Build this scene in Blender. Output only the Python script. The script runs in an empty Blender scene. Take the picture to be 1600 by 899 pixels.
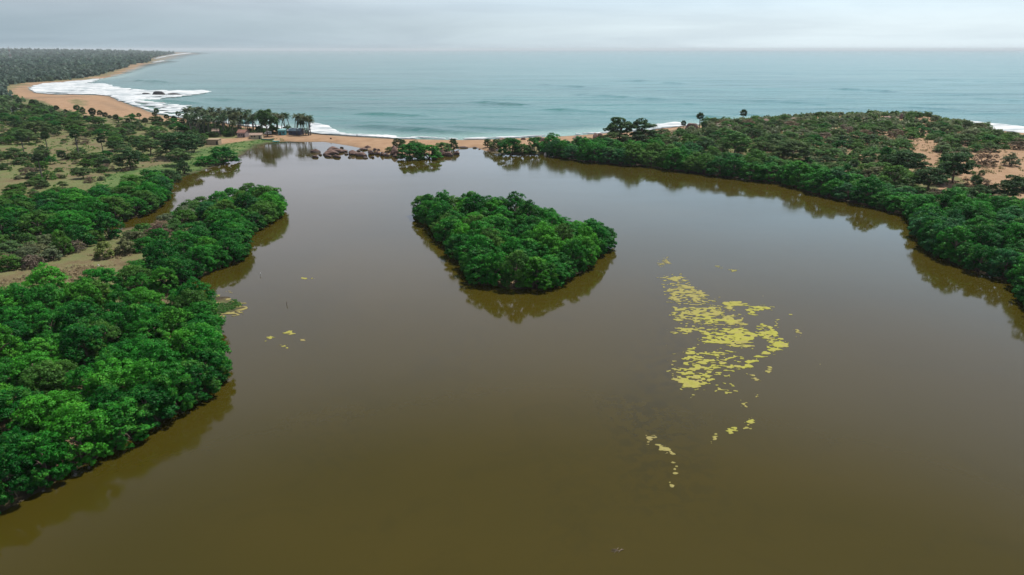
import bpy, bmesh, math, random
import numpy as np
from mathutils import Vector, Matrix

R = math.radians
scene = bpy.context.scene
COL = scene.collection
rng = np.random.default_rng(7)
random.seed(7)

# ------------------------------------------------------------------ camera
CAM_H = 52.0
FPX = 1067.0                      # focal length in photo pixels (1600 wide)
PITCH = math.atan((449.5 - 77.0) / FPX)
cam_data = bpy.data.cameras.new("camera")
cam_data.sensor_width = 36.0
cam_data.lens = 36.0 * FPX / 1600.0
cam_data.clip_start = 0.5
cam_data.clip_end = 90000.0
cam = bpy.data.objects.new("camera", cam_data)
cam.location = (0, 0, CAM_H)
cam.rotation_euler = (math.pi / 2 - PITCH, 0, 0)
COL.objects.link(cam)
scene.camera = cam

# ------------------------------------------------------------------ light
SUN_EL, SUN_AZ = R(62), R(40)     # azimuth from +Y towards +X
sun_data = bpy.data.lights.new("sun", 'SUN')
sun_data.energy = 4.9
sun_data.angle = R(0.7)
sun_data.color = (1.0, 0.955, 0.88)
sun = bpy.data.objects.new("sun", sun_data)
sdir = Vector((math.sin(SUN_AZ) * math.cos(SUN_EL), math.cos(SUN_AZ) * math.cos(SUN_EL), math.sin(SUN_EL)))
sun.rotation_euler = sdir.to_track_quat('Z', 'Y').to_euler()
sun.location = (0, 0, 300)
COL.objects.link(sun)

world = bpy.data.worlds.new("World")
scene.world = world
world.use_nodes = True


def build_world():
    nt = world.node_tree
    N, L = nt.nodes, nt.links
    N.clear()
    out = N.new('ShaderNodeOutputWorld')
    bg = N.new('ShaderNodeBackground')
    sky = N.new('ShaderNodeTexSky')
    sky.sky_type = 'NISHITA'
    sky.sun_disc = False
    sky.sun_elevation = SUN_EL
    sky.sun_rotation = SUN_AZ
    sky.altitude = 50
    sky.air_density = 1.0
    sky.dust_density = 1.5
    sky.ozone_density = 1.0
    # thin layered cloud over the whole sky, projected on a high flat layer
    tc = N.new('ShaderNodeTexCoord')
    sep = N.new('ShaderNodeSeparateXYZ')
    L.new(tc.outputs['Generated'], sep.inputs[0])

    def math_node(op, a, b=None, c=None):
        m = N.new('ShaderNodeMath')
        m.operation = op
        for i, v in enumerate((a, b, c)):
            if v is None:
                continue
            if isinstance(v, (int, float)):
                m.inputs[i].default_value = v
            else:
                L.new(v, m.inputs[i])
        return m.outputs[0]
    zc = math_node('MAXIMUM', sep.outputs['Z'], 0.0)
    den = math_node('ADD', zc, 0.09)
    u = math_node('DIVIDE', sep.outputs['X'], den)
    v = math_node('DIVIDE', sep.outputs['Y'], den)
    comb = N.new('ShaderNodeCombineXYZ')
    L.new(u, comb.inputs[0])
    L.new(v, comb.inputs[1])
    n1 = N.new('ShaderNodeTexNoise')
    n1.inputs['Scale'].default_value = 0.33
    n1.inputs['Detail'].default_value = 6
    n1.inputs['Roughness'].default_value = 0.55
    n1.inputs['Distortion'].default_value = 0.4
    L.new(comb.outputs[0], n1.inputs['Vector'])
    r1 = N.new('ShaderNodeValToRGB')
    r1.color_ramp.elements[0].position = 0.42
    r1.color_ramp.elements[0].color = (0.40, 0.40, 0.40, 1)
    r1.color_ramp.elements[1].position = 0.60
    r1.color_ramp.elements[1].color = (1, 1, 1, 1)
    L.new(n1.outputs['Fac'], r1.inputs[0])
    # cloud brightness: brighter towards the sun's side, greyer towards the rain bank on the left
    side = N.new('ShaderNodeMapRange')
    side.interpolation_type = 'SMOOTHERSTEP'
    side.inputs['From Min'].default_value = -0.72
    side.inputs['From Max'].default_value = 0.55
    side.inputs['To Min'].default_value = 0.0
    side.inputs['To Max'].default_value = 1.0
    L.new(sep.outputs['X'], side.inputs['Value'])
    K = 12.3                       # cloud radiance to background units

    def cmix(fac, a, b):
        m_ = N.new('ShaderNodeMix')
        m_.data_type = 'RGBA'
        L.new(fac, m_.inputs['Factor'])
        for key, v_ in (('A', a), ('B', b)):
            if isinstance(v_, tuple): m_.inputs[key].default_value = (v_[0] * K, v_[1] * K, v_[2] * K, 1)
            else: L.new(v_, m_.inputs[key])
        return m_.outputs['Result']

    def band(lo, hi):
        b_ = N.new('ShaderNodeMapRange')
        b_.interpolation_type = 'SMOOTHSTEP'
        b_.inputs['From Min'].default_value = lo
        b_.inputs['From Max'].default_value = hi
        L.new(zc, b_.inputs['Value'])
        return b_.outputs[0]
    # thin veil at the horizon, a bright bank above it, warmer cloud higher up and clear sky overhead
    c_low = cmix(side.outputs[0], (0.34, 0.445, 0.515), (0.73, 0.86, 0.92))
    c_mid = cmix(side.outputs[0], (0.98, 0.95, 1.06), (0.78, 1.12, 1.42))
    c_all = cmix(band(0.02, 0.16), c_low, c_mid)
    c_all = cmix(band(0.19, 0.38), c_all, (0.92, 0.93, 1.08))
    c_all = cmix(band(0.42, 0.57), c_all, (0.22, 0.24, 0.28))
    br = N.new('ShaderNodeMix')
    br.data_type = 'RGBA'
    br.inputs['A'].default_value = (0.82, 0.83, 0.86, 1)
    br.inputs['B'].default_value = (1.06, 1.05, 1.05, 1)
    L.new(r1.outputs[0], br.inputs['Factor'])
    mul = N.new('ShaderNodeMix')
    mul.data_type = 'RGBA'
    mul.blend_type = 'MULTIPLY'
    mul.inputs['Factor'].default_value = 1.0
    L.new(c_all, mul.inputs['A'])
    L.new(br.outputs['Result'], mul.inputs['B'])
    cf = N.new('ShaderNodeMapRange')
    cf.inputs['From Max'].default_value = 0.65
    cf.inputs['To Min'].default_value = 0.90
    cf.inputs['To Max'].default_value = 0.45
    L.new(zc, cf.inputs['Value'])
    mix = N.new('ShaderNodeMix')
    mix.data_type = 'RGBA'
    L.new(cf.outputs[0], mix.inputs['Factor'])
    L.new(sky.outputs[0], mix.inputs['A'])
    L.new(mul.outputs['Result'], mix.inputs['B'])
    L.new(mix.outputs['Result'], bg.inputs['Color'])
    bg.inputs['Strength'].default_value = 0.0735
    L.new(bg.outputs[0], out.inputs['Surface'])


build_world()
scene.view_settings.view_transform = 'Standard'
scene.view_settings.look = 'None'
scene.view_settings.exposure = 0.3
scene.view_settings.gamma = 1.0
scene.view_settings.use_curve_mapping = False
scene.render.engine = 'CYCLES'
scene.cycles.use_denoising = True
scene.cycles.max_bounces = 6
scene.cycles.diffuse_bounces = 3
scene.cycles.glossy_bounces = 3
scene.cycles.transmission_bounces = 4
scene.cycles.volume_bounces = 0

# ------------------------------------------------------------------ maths
CP, SP = math.cos(PITCH), math.sin(PITCH)


def ray(px, py):
    a, b = (px - 800.0) / FPX, -(py - 449.5) / FPX
    return np.array([a, CP + b * SP, -SP + b * CP])


def at(px, py, z=0.0, far=30000.0):
    d = ray(px, py)
    t = (z - CAM_H) / d[2] if d[2] < -1e-6 else 1e9
    t = min(t, far / math.hypot(d[0], d[1]))
    return np.array([d[0] * t, d[1] * t])


def pts(lst, z=0.0):
    return np.array([at(x, y, z) for x, y in lst])


def proj(x, y, z):
    dz = z - CAM_H
    f = y * CP - dz * SP
    up = y * SP + dz * CP
    return 800 + FPX * x / f, 449.5 - FPX * up / f


def inside(P, X, Y):
    X, Y = np.asarray(X, float), np.asarray(Y, float)
    r = np.zeros(X.shape, bool)
    n = len(P)
    for i in range(n):
        x0, y0 = P[i]
        x1, y1 = P[(i + 1) % n]
        c = ((y0 > Y) != (y1 > Y)) & (X < (x1 - x0) * (Y - y0) / ((y1 - y0) if y1 != y0 else 1e-9) + x0)
        r ^= c
    return r


def seg_dist(P, X, Y, closed=True):
    X, Y = np.asarray(X, float), np.asarray(Y, float)
    best = np.full(X.shape, 1e18)
    n = len(P)
    for i in range(n if closed else n - 1):
        x0, y0 = P[i]
        x1, y1 = P[(i + 1) % n]
        dx, dy = x1 - x0, y1 - y0
        t = np.clip(((X - x0) * dx + (Y - y0) * dy) / (dx * dx + dy * dy + 1e-12), 0, 1)
        best = np.minimum(best, (X - x0 - t * dx) ** 2 + (Y - y0 - t * dy) ** 2)
    return np.sqrt(best)


def sdist(P, X, Y):
    """signed distance, positive inside"""
    d = seg_dist(P, X, Y)
    return np.where(inside(P, X, Y), d, -d)


def _hash(ix, iy, seed):
    n = (ix.astype(np.int64) * 374761393 + iy.astype(np.int64) * 668265263 + seed * 1442695041) & 0x7fffffff
    n = ((n ^ (n >> 13)) * 1274126177) & 0x7fffffff
    n = (n ^ (n >> 16)) & 0xffff
    return n / 65535.0


def vnoise(x, y, seed=0):
    x, y = np.asarray(x, float), np.asarray(y, float)
    ix, iy = np.floor(x), np.floor(y)
    fx, fy = x - ix, y - iy
    fx, fy = fx * fx * (3 - 2 * fx), fy * fy * (3 - 2 * fy)
    a = _hash(ix, iy, seed); b = _hash(ix + 1, iy, seed)
    c = _hash(ix, iy + 1, seed); d = _hash(ix + 1, iy + 1, seed)
    return (a * (1 - fx) + b * fx) * (1 - fy) + (c * (1 - fx) + d * fx) * fy


def fbm(x, y, seed=0, octs=4, gain=0.5):
    s, a, t = 0.0, 1.0, 0.0
    for k in range(octs):
        s = s + a * vnoise(x * 2 ** k + 17.3 * k, y * 2 ** k - 9.1 * k, seed + k)
        t += a
        a *= gain
    return s / t


def sstep(a, b, x):
    t = np.clip((np.asarray(x, float) - a) / (b - a), 0, 1)
    return t * t * (3 - 2 * t)


# ------------------------------------------------------------------ the lie of the land (traced shorelines, metres)
LAGOON = pts([(-420, 1100), (-200, 905), (0, 803), (60, 768), (130, 724), (200, 690), (260, 655), (310, 626), (342, 606),
              (349, 594), (338, 575), (329, 552), (334, 524), (324, 500), (300, 480), (262, 462), (280, 449), (330, 426), (372, 406),
              (378, 392), (384, 378), (400, 362), (434, 340), (437, 326), (408, 316), (356, 306), (312, 316),
              (268, 338), (236, 350), (190, 358), (150, 366), (146, 358), (190, 345), (230, 335), (250, 324), (256, 308), (254, 294), (282, 277),
              (330, 263), (372, 247), (388, 236), (404, 227), (422, 224), (446, 221), (470, 222), (500, 221.5), (520, 224),
              (545, 228), (570, 233), (592, 238), (608, 241), (640, 243), (690, 241), (706, 236), (718, 232), (744, 231), (757, 236),
              (775, 240), (800, 243), (830, 243), (848, 242), (856, 238), (862, 245), (900, 251), (960, 258), (1010, 260),
              (1060, 268), (1120, 275), (1170, 282), (1220, 286), (1270, 303), (1330, 317), (1370, 326), (1420, 338),
              (1436, 352), (1440, 372), (1444, 388), (1472, 402), (1518, 424), (1556, 436), (1588, 447), (1604, 480),
              (1640, 525), (1720, 640), (1850, 830), (2100, 1200), (1900, 1700), (-300, 1700)])
ISLAND = pts([(652, 343), (680, 361), (696, 382), (708, 405), (736, 424), (744, 446), (800, 457), (858, 454), (918, 428),
              (924, 414), (952, 392), (956, 380), (920, 364), (850, 352), (770, 341), (700, 335), (656, 333)])
ISLAND = ISLAND.mean(0) + (ISLAND - ISLAND.mean(0)) * 0.96
ALGAE_ISLET = pts([(320, 466), (345, 463), (372, 469), (386, 478), (378, 487), (352, 494), (325, 495)])
# land / sea line, from the far left headland round to the right, then closed behind the camera
COAST_PX = [(289, 83), (270, 85.5), (252, 89), (238, 93), (246, 96), (232, 99.5), (218, 102), (198, 112), (172, 121), (140, 125),
            (100, 128.5), (66, 131), (50, 135), (46, 140), (56, 146), (80, 148), (118, 148.5), (150, 149), (170, 150.5), (184, 157), (200, 163),
            (216, 169), (246, 179), (300, 187), (360, 194.5), (430, 203), (491, 209.5), (525, 212), (558, 214), (613, 217.5), (649, 218), (714, 218.8),
            (760, 218), (850, 214), (905, 211.5), (940, 209), (985, 206), (1016, 204.5), (1030, 201), (1062, 198.5), (1085, 196), (1112, 195),
            (1139, 192.5), (1200, 189), (1300, 187), (1400, 188), (1488, 194), (1515, 199), (1544, 204), (1600, 210.5), (1700, 224), (1900, 250)]
COAST = pts(COAST_PX)
LAND = np.vstack([[[-13500, 24000]], COAST, [[2500, 300], [4000, -800], [4000, -1500], [-24000, -1500], [-24000, 24000]]])

# sand openings seen among the right-hand scrub (photo outlines laid on the ground below)
DUNE_OPEN_PX = [
    [(1414, 222), (1440, 218), (1464, 224), (1470, 242), (1456, 262), (1436, 260), (1420, 242)],
    [(1492, 256), (1510, 244), (1550, 238), (1600, 234), (1720, 234), (1730, 296), (1600, 298), (1520, 290), (1500, 276)],
    [(1440, 268), (1470, 262), (1480, 282), (1520, 292), (1500, 300), (1470, 296), (1462, 282)],
    [(1426, 194), (1462, 192), (1470, 196), (1440, 198)],
    [(1304, 200), (1320, 197), (1326, 204), (1310, 206)],
    [(1236, 199), (1248, 197), (1246, 202)],
    [(1400, 203), (1440, 200), (1462, 204), (1430, 208)], [(1340, 190), (1364, 189), (1352, 193)], [(1530, 214), (1560, 216), (1590, 222), (1550, 221)],
    [(1280, 214), (1296, 212), (1292, 218)], [(1380, 214), (1394, 212), (1390, 219)],
    [(1600, 300), (1640, 298), (1700, 320), (1640, 330), (1590, 312)],
    [(1340, 235), (1352, 233), (1350, 240)],
    [(1075, 199), (1100, 198), (1090, 203)],
    [(1508, 228), (1522, 232), (1512, 240)],
]


def dunes(X, Y, dl, ds):
    inland = np.minimum(sstep(6, 70, dl), sstep(4, 42, ds))
    east = sstep(60, 130, X)
    ridge = sstep(250, 470, Y + 0.18 * X) * 4.6
    rolls = (fbm(X / 46, Y / 30, 3, 3) - 0.5) * 4.2
    h = east * inland * (1.0 + ridge + rolls * sstep(280, 380, Y))
    # the pale knoll at the seaward end
    kx, ky = 252.0, 478.0
    h += 1.8 * np.exp(-(((X - kx) / 34) ** 2 + ((Y - ky) / 14) ** 2)) * inland
    west = sstep(-60, -140, X)
    h += west * np.minimum(sstep(4, 30, dl), sstep(4, 30, ds)) * (fbm(X / 60, Y / 60, 9, 3) - 0.3) * 2.2
    # rising land to the far left
    dist = np.hypot(X, Y)
    h += sstep(100, 3000, ds) * sstep(2400, 7500, dist) * 30 + sstep(60, 600, ds) * sstep(5000, 9000, dist) * 12
    return np.maximum(h, 0)


def dists(X, Y):
    dl = np.maximum(np.maximum(-sdist(LAGOON, X, Y), sdist(ISLAND, X, Y)), sdist(ALGAE_ISLET, X, Y))
    ds = sdist(LAND, X, Y)
    return dl, ds


def height(X, Y, full=False):
    X, Y = np.asarray(X, float), np.asarray(Y, float)
    dl, ds = dists(X, Y)
    wob = (fbm(X / 9, Y / 9, 21, 3) - 0.5) * 1.6
    wobs = (fbm(X / 30, Y / 30, 22, 3) - 0.5) * 4
    hl = np.clip((dl + wob) * 0.16, -2.2, 0.9)
    hl = np.where((X < 60) & (Y < 262) & (dl > 0), np.minimum(hl, 0.22), hl)
    hl = np.where((dl > 0) & (dl < 14) & (X > 12), np.minimum(hl, 0.2), hl)
    hs = np.clip((ds + wobs) * 0.07, -5.0, 2.2)
    h = np.minimum(hl, hs)
    sdi = sdist(ALGAE_ISLET, X, Y)
    h = np.where(sdi > -2.5, np.clip((sdi + wob * 0.6 + 0.5) * 0.2, -1, 0.07), h)
    h = h + dunes(X, Y, dl, ds)
    return (h, dl, ds) if full else h


def ground_at(px, py, zoff=0.0):
    """where the ray through a photo pixel meets the ground"""
    d = ray(px, py)
    s = 30.0 * 1.012 ** np.arange(0, 480)
    hd = math.hypot(d[0], d[1])
    X, Y = d[0] / hd * s, d[1] / hd * s
    Z = CAM_H + d[2] / hd * s
    under = Z < np.maximum(height(X, Y), 0.0) + zoff
    if not under.any():
        return at(px, py)
    i = int(np.argmax(under))
    a, b = s[max(i - 1, 0)], s[i]
    for _ in range(14):
        m = (a + b) / 2
        if CAM_H + d[2] / hd * m < max(float(height(np.array([d[0] / hd * m]), np.array([d[1] / hd * m]))[0]), 0.0) + zoff:
            b = m
        else:
            a = m
    return np.array([d[0] / hd * b, d[1] / hd * b])


def gpoly(lst):
    return np.array([ground_at(x, y) for x, y in lst])


DUNE_OPEN = [gpoly(p) for p in DUNE_OPEN_PX]

# ------------------------------------------------------------------ object helpers


def tag(o, label=None, cat=None, group=None, kind=None):
    if label: o['label'] = label
    if cat: o['category'] = cat
    if group: o['group'] = group
    if kind: o['kind'] = kind
    return o


def link(name, data, parent=None, loc=None):
    o = bpy.data.objects.new(name, data)
    COL.objects.link(o)
    if parent is not None: o.parent = parent
    if loc is not None: o.location = loc
    return o


def mesh(name, V, F, mat=None, smooth=False, attrs=None, mats=None, mat_idx=None, normals=None):
    me = bpy.data.meshes.new(name)
    V = np.asarray(V, np.float32)
    if isinstance(F, np.ndarray):
        n, k = F.shape
        me.vertices.add(len(V)); me.vertices.foreach_set('co', V.ravel())
        me.loops.add(n * k); me.loops.foreach_set('vertex_index', F.astype(np.int32).ravel())
        me.polygons.add(n)
        me.polygons.foreach_set('loop_start', np.arange(0, n * k, k, dtype=np.int32))
        me.polygons.foreach_set('loop_total', np.full(n, k, np.int32))
        me.update(calc_edges=True)
    else:
        me.from_pydata([tuple(map(float, v)) for v in V], [], F)
        me.update()
    if smooth:
        me.polygons.foreach_set('use_smooth', np.ones(len(me.polygons), bool))
    for m in ([mat] if mat else (mats or [])):
        me.materials.append(m)
    if mat_idx is not None:
        me.polygons.foreach_set('material_index', np.asarray(mat_idx, np.int32))
    for k, a in (attrs or {}).items():
        at_ = me.attributes.new(k, 'FLOAT', 'POINT')
        at_.data.foreach_set('value', np.asarray(a, np.float32).ravel())
    if normals is not None:                   # leaf sprays take the rounded form of their clump
        me.polygons.foreach_set('use_smooth', np.ones(len(me.polygons), bool))
        me.normals_split_custom_set_from_vertices(np.asarray(normals, np.float32).tolist())
    return me


def bm_mesh(name, bm, mat=None, smooth=False):
    me = bpy.data.meshes.new(name)
    bm.normal_update()
    bm.to_mesh(me)
    bm.free()
    if mat: me.materials.append(mat)
    if smooth: me.polygons.foreach_set('use_smooth', np.ones(len(me.polygons), bool))
    return me


def bm_box(bm, c, s, rot=None):
    m = Matrix.Translation(c) @ (rot.to_4x4() if rot is not None else Matrix.Identity(4)) @ Matrix.Diagonal((s[0], s[1], s[2], 1))
    return bmesh.ops.create_cube(bm, size=1.0, matrix=m)['verts']


def tube(bm, path, rad, seg=6, cap=True):
    path = [Vector(p) for p in path]
    rings = []
    for i, p in enumerate(path):
        t = (path[min(i + 1, len(path) - 1)] - path[max(i - 1, 0)]).normalized()
        a = t.orthogonal().normalized()
        if i and rings:
            a = (a0 - t * a0.dot(t)).normalized()
        a0 = a
        b = t.cross(a)
        r = rad[i] if isinstance(rad, (list, tuple)) else rad
        rings.append([bm.verts.new(p + (a * math.cos(k * 2 * math.pi / seg) + b * math.sin(k * 2 * math.pi / seg)) * r) for k in range(seg)])
    for A, B in zip(rings, rings[1:]):
        for k in range(seg):
            bm.faces.new((A[k], A[(k + 1) % seg], B[(k + 1) % seg], B[k]))
    if cap:
        bm.faces.new(rings[-1]); bm.faces.new(rings[0][::-1])


# ------------------------------------------------------------------ materials
def new_mat(name):
    m = bpy.data.materials.new(name)
    m.use_nodes = True
    nt = m.node_tree
    b = nt.nodes['Principled BSDF']
    return m, nt.nodes, nt.links, b


def noise(N, L, scale, detail=4, vec=None, rough=0.5, dist=0.0):
    n = N.new('ShaderNodeTexNoise')
    n.inputs['Scale'].default_value = scale
    n.inputs['Detail'].default_value = detail
    n.inputs['Roughness'].default_value = rough
    n.inputs['Distortion'].default_value = dist
    if vec is not None: L.new(vec, n.inputs['Vector'])
    return n.outputs['Fac']


def ramp(N, L, fac, stops):
    r = N.new('ShaderNodeValToRGB')
    els = r.color_ramp.elements
    while len(els) < len(stops): els.new(0.5)
    for e, (p, c) in zip(els, stops):
        e.position = p
        e.color = (*c, 1) if len(c) == 3 else c
    L.new(fac, r.inputs[0])
    return r.outputs[0]


def mixc(N, L, fac, a, b, blend='MIX'):
    m = N.new('ShaderNodeMix')
    m.data_type = 'RGBA'
    m.blend_type = blend
    for key, v in (('Factor', fac), ('A', a), ('B', b)):
        s = m.inputs[key]
        if isinstance(v, (int, float)): s.default_value = v
        elif isinstance(v, tuple): s.default_value = (*v, 1) if len(v) == 3 else v
        else: L.new(v, s)
    return m.outputs['Result']


def mth(N, L, op, a, b=0.0, clamp=False):
    m = N.new('ShaderNodeMath')
    m.operation = op
    m.use_clamp = clamp
    for i, v in enumerate((a, b)):
        if isinstance(v, (int, float)): m.inputs[i].default_value = v
        else: L.new(v, m.inputs[i])
    return m.outputs[0]


def attr(N, name):
    a = N.new('ShaderNodeAttribute')
    a.attribute_name = name
    return a.outputs['Fac']


def coords(N, L, scale=(1, 1, 1)):
    tc = N.new('ShaderNodeTexCoord')
    mp = N.new('ShaderNodeMapping')
    mp.inputs['Scale'].default_value = scale
    L.new(tc.outputs['Object'], mp.inputs['Vector'])
    return mp.outputs[0]


def bump(N, L, b, h, strength, dist):
    bp = N.new('ShaderNodeBump')
    bp.inputs['Strength'].default_value = strength
    bp.inputs['Distance'].default_value = dist
    L.new(h, bp.inputs['Height'])
    L.new(bp.outputs[0], b.inputs['Normal'])


def leaf_material(name, young, young_amt=0.35, transl=0.4):
    """foliage: the object's own colour, each clump and leaf a little different, young tips towards YOUNG"""
    m, N, L, b = new_mat(name)
    oi = N.new('ShaderNodeObjectInfo')
    tone = attr(N, 'tone')
    v = N.new('ShaderNodeMapRange')
    v.inputs['To Min'].default_value = 0.55
    v.inputs['To Max'].default_value = 1.4
    L.new(tone, v.inputs['Value'])
    sc = N.new('ShaderNodeVectorMath'); sc.operation = 'SCALE'
    L.new(oi.outputs['Color'], sc.inputs[0]); L.new(v.outputs[0], sc.inputs['Scale'])
    yf = N.new('ShaderNodeMapRange')
    yf.inputs['From Min'].default_value = 0.62
    yf.inputs['From Max'].default_value = 1.0
    yf.inputs['To Max'].default_value = young_amt
    L.new(tone, yf.inputs['Value'])
    c = mixc(N, L, yf.outputs[0], sc.outputs[0], young)
    L.new(c, b.inputs['Base Color'])
    b.inputs['Roughness'].default_value = 0.55
    b.inputs['Specular IOR Level'].default_value = 0.14
    tr = N.new('ShaderNodeBsdfTranslucent')
    L.new(c, tr.inputs['Color'])
    mx = N.new('ShaderNodeMixShader')
    mx.inputs[0].default_value = transl
    L.new(b.outputs[0], mx.inputs[1]); L.new(tr.outputs[0], mx.inputs[2])
    L.new(mx.outputs[0], N['Material Output'].inputs['Surface'])
    return m


def plain(name, col, rough=0.8, nscale=3.0, var=0.25, bumpd=0.0):
    m, N, L, b = new_mat(name)
    v = coords(N, L)
    f = noise(N, L, nscale, 5, v)
    c = ramp(N, L, f, [(0.3, tuple(x * (1 - var) for x in col)), (0.7, tuple(min(1, x * (1 + var)) for x in col))])
    L.new(c, b.inputs['Base Color'])
    b.inputs['Roughness'].default_value = rough
    if bumpd: bump(N, L, b, noise(N, L, nscale * 3, 6, v), 0.6, bumpd)
    return m


M = {}
M['mangrove'] = leaf_material('mangrove_leaf', (0.12, 0.20, 0.03), 0.4)
M['scrub'] = leaf_material('scrub_leaf', (0.13, 0.17, 0.05), 0.4)
M['palm'] = leaf_material('palm_leaf', (0.10, 0.13, 0.04), 0.3, 0.15)
M['bark'] = plain('bark', (0.13, 0.095, 0.07), 0.9, 2.0, 0.35)
M['palm_bark'] = plain('palm_bark', (0.10, 0.085, 0.075), 0.9, 2.0, 0.3)


def ground_material():
    m, N, L, b = new_mat('ground')
    v = coords(N, L)
    n_big = noise(N, L, 0.035, 5, v, 0.6)
    n_mid = noise(N, L, 0.16, 6, v, 0.65)
    n_fine = noise(N, L, 0.9, 5, v, 0.7)
    soil = ramp(N, L, n_mid, [(0.32, (0.085, 0.066, 0.032)), (0.47, (0.14, 0.10, 0.057)), (0.6, (0.19, 0.126, 0.08)), (0.75, (0.24, 0.175, 0.11))])
    dry = ramp(N, L, n_fine, [(0.3, (0.06, 0.082, 0.026)), (0.6, (0.15, 0.14, 0.06)), (0.8, (0.22, 0.175, 0.095))])
    f = ramp(N, L, n_big, [(0.42, (0, 0, 0)), (0.58, (1, 1, 1))])
    c = mixc(N, L, f, soil, dry)
    lushc = ramp(N, L, n_mid, [(0.3, (0.042, 0.09, 0.022)), (0.55, (0.08, 0.125, 0.036)), (0.72, (0.14, 0.145, 0.06))])
    lf = mth(N, L, 'ADD', attr(N, 'lush'), mth(N, L, 'MULTIPLY', mth(N, L, 'SUBTRACT', n_mid, 0.5), 0.9), True)
    lf = ramp(N, L, lf, [(0.35, (0, 0, 0)), (0.62, (1, 1, 1))])
    c = mixc(N, L, lf, c, lushc)
    fl = ramp(N, L, n_fine, [(0.3, (0.025, 0.045, 0.02)), (0.75, (0.06, 0.08, 0.032))])
    c = mixc(N, L, attr(N, 'forest'), c, fl)
    sandc = ramp(N, L, n_mid, [(0.25, (0.205, 0.125, 0.07)), (0.5, (0.265, 0.168, 0.098)), (0.75, (0.32, 0.215, 0.135))])
    sf = mth(N, L, 'ADD', attr(N, 'sand'), mth(N, L, 'MULTIPLY', mth(N, L, 'SUBTRACT', n_mid, 0.5), 0.7), True)
    sf = ramp(N, L, sf, [(0.42, (0, 0, 0)), (0.58, (1, 1, 1))])
    c = mixc(N, L, sf, c, sandc)
    c = mixc(N, L, attr(N, 'wet'), c, (0.17, 0.115, 0.072))
    c = mixc(N, L, attr(N, 'mud'), c, (0.045, 0.035, 0.02))
    L.new(c, b.inputs['Base Color'])
    b.inputs['Roughness'].default_value = 0.9
    b.inputs['Specular IOR Level'].default_value = 0.15
    bump(N, L, b, n_fine, 0.7, 0.6)
    return m


def lagoon_material():
    m, N, L, b = new_mat('lagoon_water')
    v = coords(N, L)
    big = noise(N, L, 0.012, 4, v, 0.5, 0.6)
    weed = noise(N, L, 0.09, 6, v, 0.65, 1.0)
    c = ramp(N, L, big, [(0.3, (0.0325, 0.0268, 0.0028)), (0.7, (0.0455, 0.0342, 0.0044))])
    wf = ramp(N, L, weed, [(0.53, (0, 0, 0)), (0.72, (0.45, 0.45, 0.45))])
    c = mixc(N, L, wf, c, (0.030, 0.0245, 0.0035))
    # drowned weed west of the algae mats
    w2 = noise(N, L, 0.7, 5, coords(N, L, (0.8, 0.8, 1)), 0.7, 0.5)
    wf2 = ramp(N, L, w2, [(0.46, (0, 0, 0)), (0.57, (1, 1, 1))])
    c = mixc(N, L, mth(N, L, 'MULTIPLY', wf2, attr(N, 'weed')), c, (0.020, 0.018, 0.005))
    L.new(c, b.inputs['Base Color'])
    b.inputs['IOR'].default_value = 1.333
    wind = noise(N, L, 0.018, 4, coords(N, L, (0.5, 1.4, 1)), 0.6, 0.8)
    L.new(ramp(N, L, wind, [(0.40, (0.03, 0.03, 0.03)), (0.62, (0.12, 0.12, 0.12))]), b.inputs['Roughness'])
    r1 = noise(N, L, 1.3, 3, v, 0.6)
    r2 = noise(N, L, 0.16, 2, v, 0.5)
    s = mth(N, L, 'ADD', mth(N, L, 'MULTIPLY', r1, 0.35), r2)
    bump(N, L, b, s, 0.10, 0.10)
    return m


def sea_material():
    m, N, L, b = new_mat('sea_water')
    v = coords(N, L)
    vs = coords(N, L, (0.35, 1.0, 1.0))
    streak = noise(N, L, 0.012, 5, coords(N, L, (0.25, 1.0, 1.0)), 0.6, 0.4)
    c = ramp(N, L, streak, [(0.3, (0.006, 0.078, 0.070)), (0.7, (0.020, 0.135, 0.120))])
    c = mixc(N, L, attr(N, 'shallow'), c, (0.16, 0.27, 0.23))
    L.new(c, b.inputs['Base Color'])
    b.inputs['IOR'].default_value = 1.333
    b.inputs['Roughness'].default_value = 0.15
    b.inputs['Specular IOR Level'].default_value = 0.12
    h1 = noise(N, L, 0.05, 4, vs, 0.6, 0.3)
    h2 = noise(N, L, 0.35, 4, vs, 0.6)
    s = mth(N, L, 'ADD', mth(N, L, 'MULTIPLY', h1, 2.6), mth(N, L, 'MULTIPLY', h2, 0.55))
    bump(N, L, b, s, 0.7, 1.0)
    return m


def foam_material():
    m, N, L, b = new_mat('foam')
    v = coords(N, L)
    f = noise(N, L, 0.07, 7, coords(N, L, (0.45, 1.0, 1)), 0.72, 0.6)
    c = ramp(N, L, f, [(0.36, (0.17, 0.22, 0.24)), (0.47, (0.33, 0.37, 0.39)), (0.56, (0.52, 0.54, 0.55))])
    L.new(c, b.inputs['Base Color'])
    b.inputs['Roughness'].default_value = 0.9
    bump(N, L, b, f, 0.6, 0.4)
    return m


def algae_material():
    m, N, L, b = new_mat('algae')
    v = coords(N, L)
    f = noise(N, L, 0.6, 6, v, 0.65)
    fine = noise(N, L, 6, 4, v, 0.7)
    g = ramp(N, L, f, [(0.34, (0.25, 0.25, 0.045)), (0.5, (0.295, 0.29, 0.055)), (0.68, (0.27, 0.235, 0.085))])
    t = mixc(N, L, attr(N, 'age'), g, (0.23, 0.19, 0.09))
    c = mixc(N, L, 1.0, t, ramp(N, L, fine, [(0.3, (0.7, 0.7, 0.65)), (0.6, (1, 1, 1))]), 'MULTIPLY')
    L.new(c, b.inputs['Base Color'])
    b.inputs['Roughness'].default_value = 0.8
    b.inputs['Specular IOR Level'].default_value = 0.08
    bump(N, L, b, fine, 0.5, 0.05)
    return m


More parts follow.
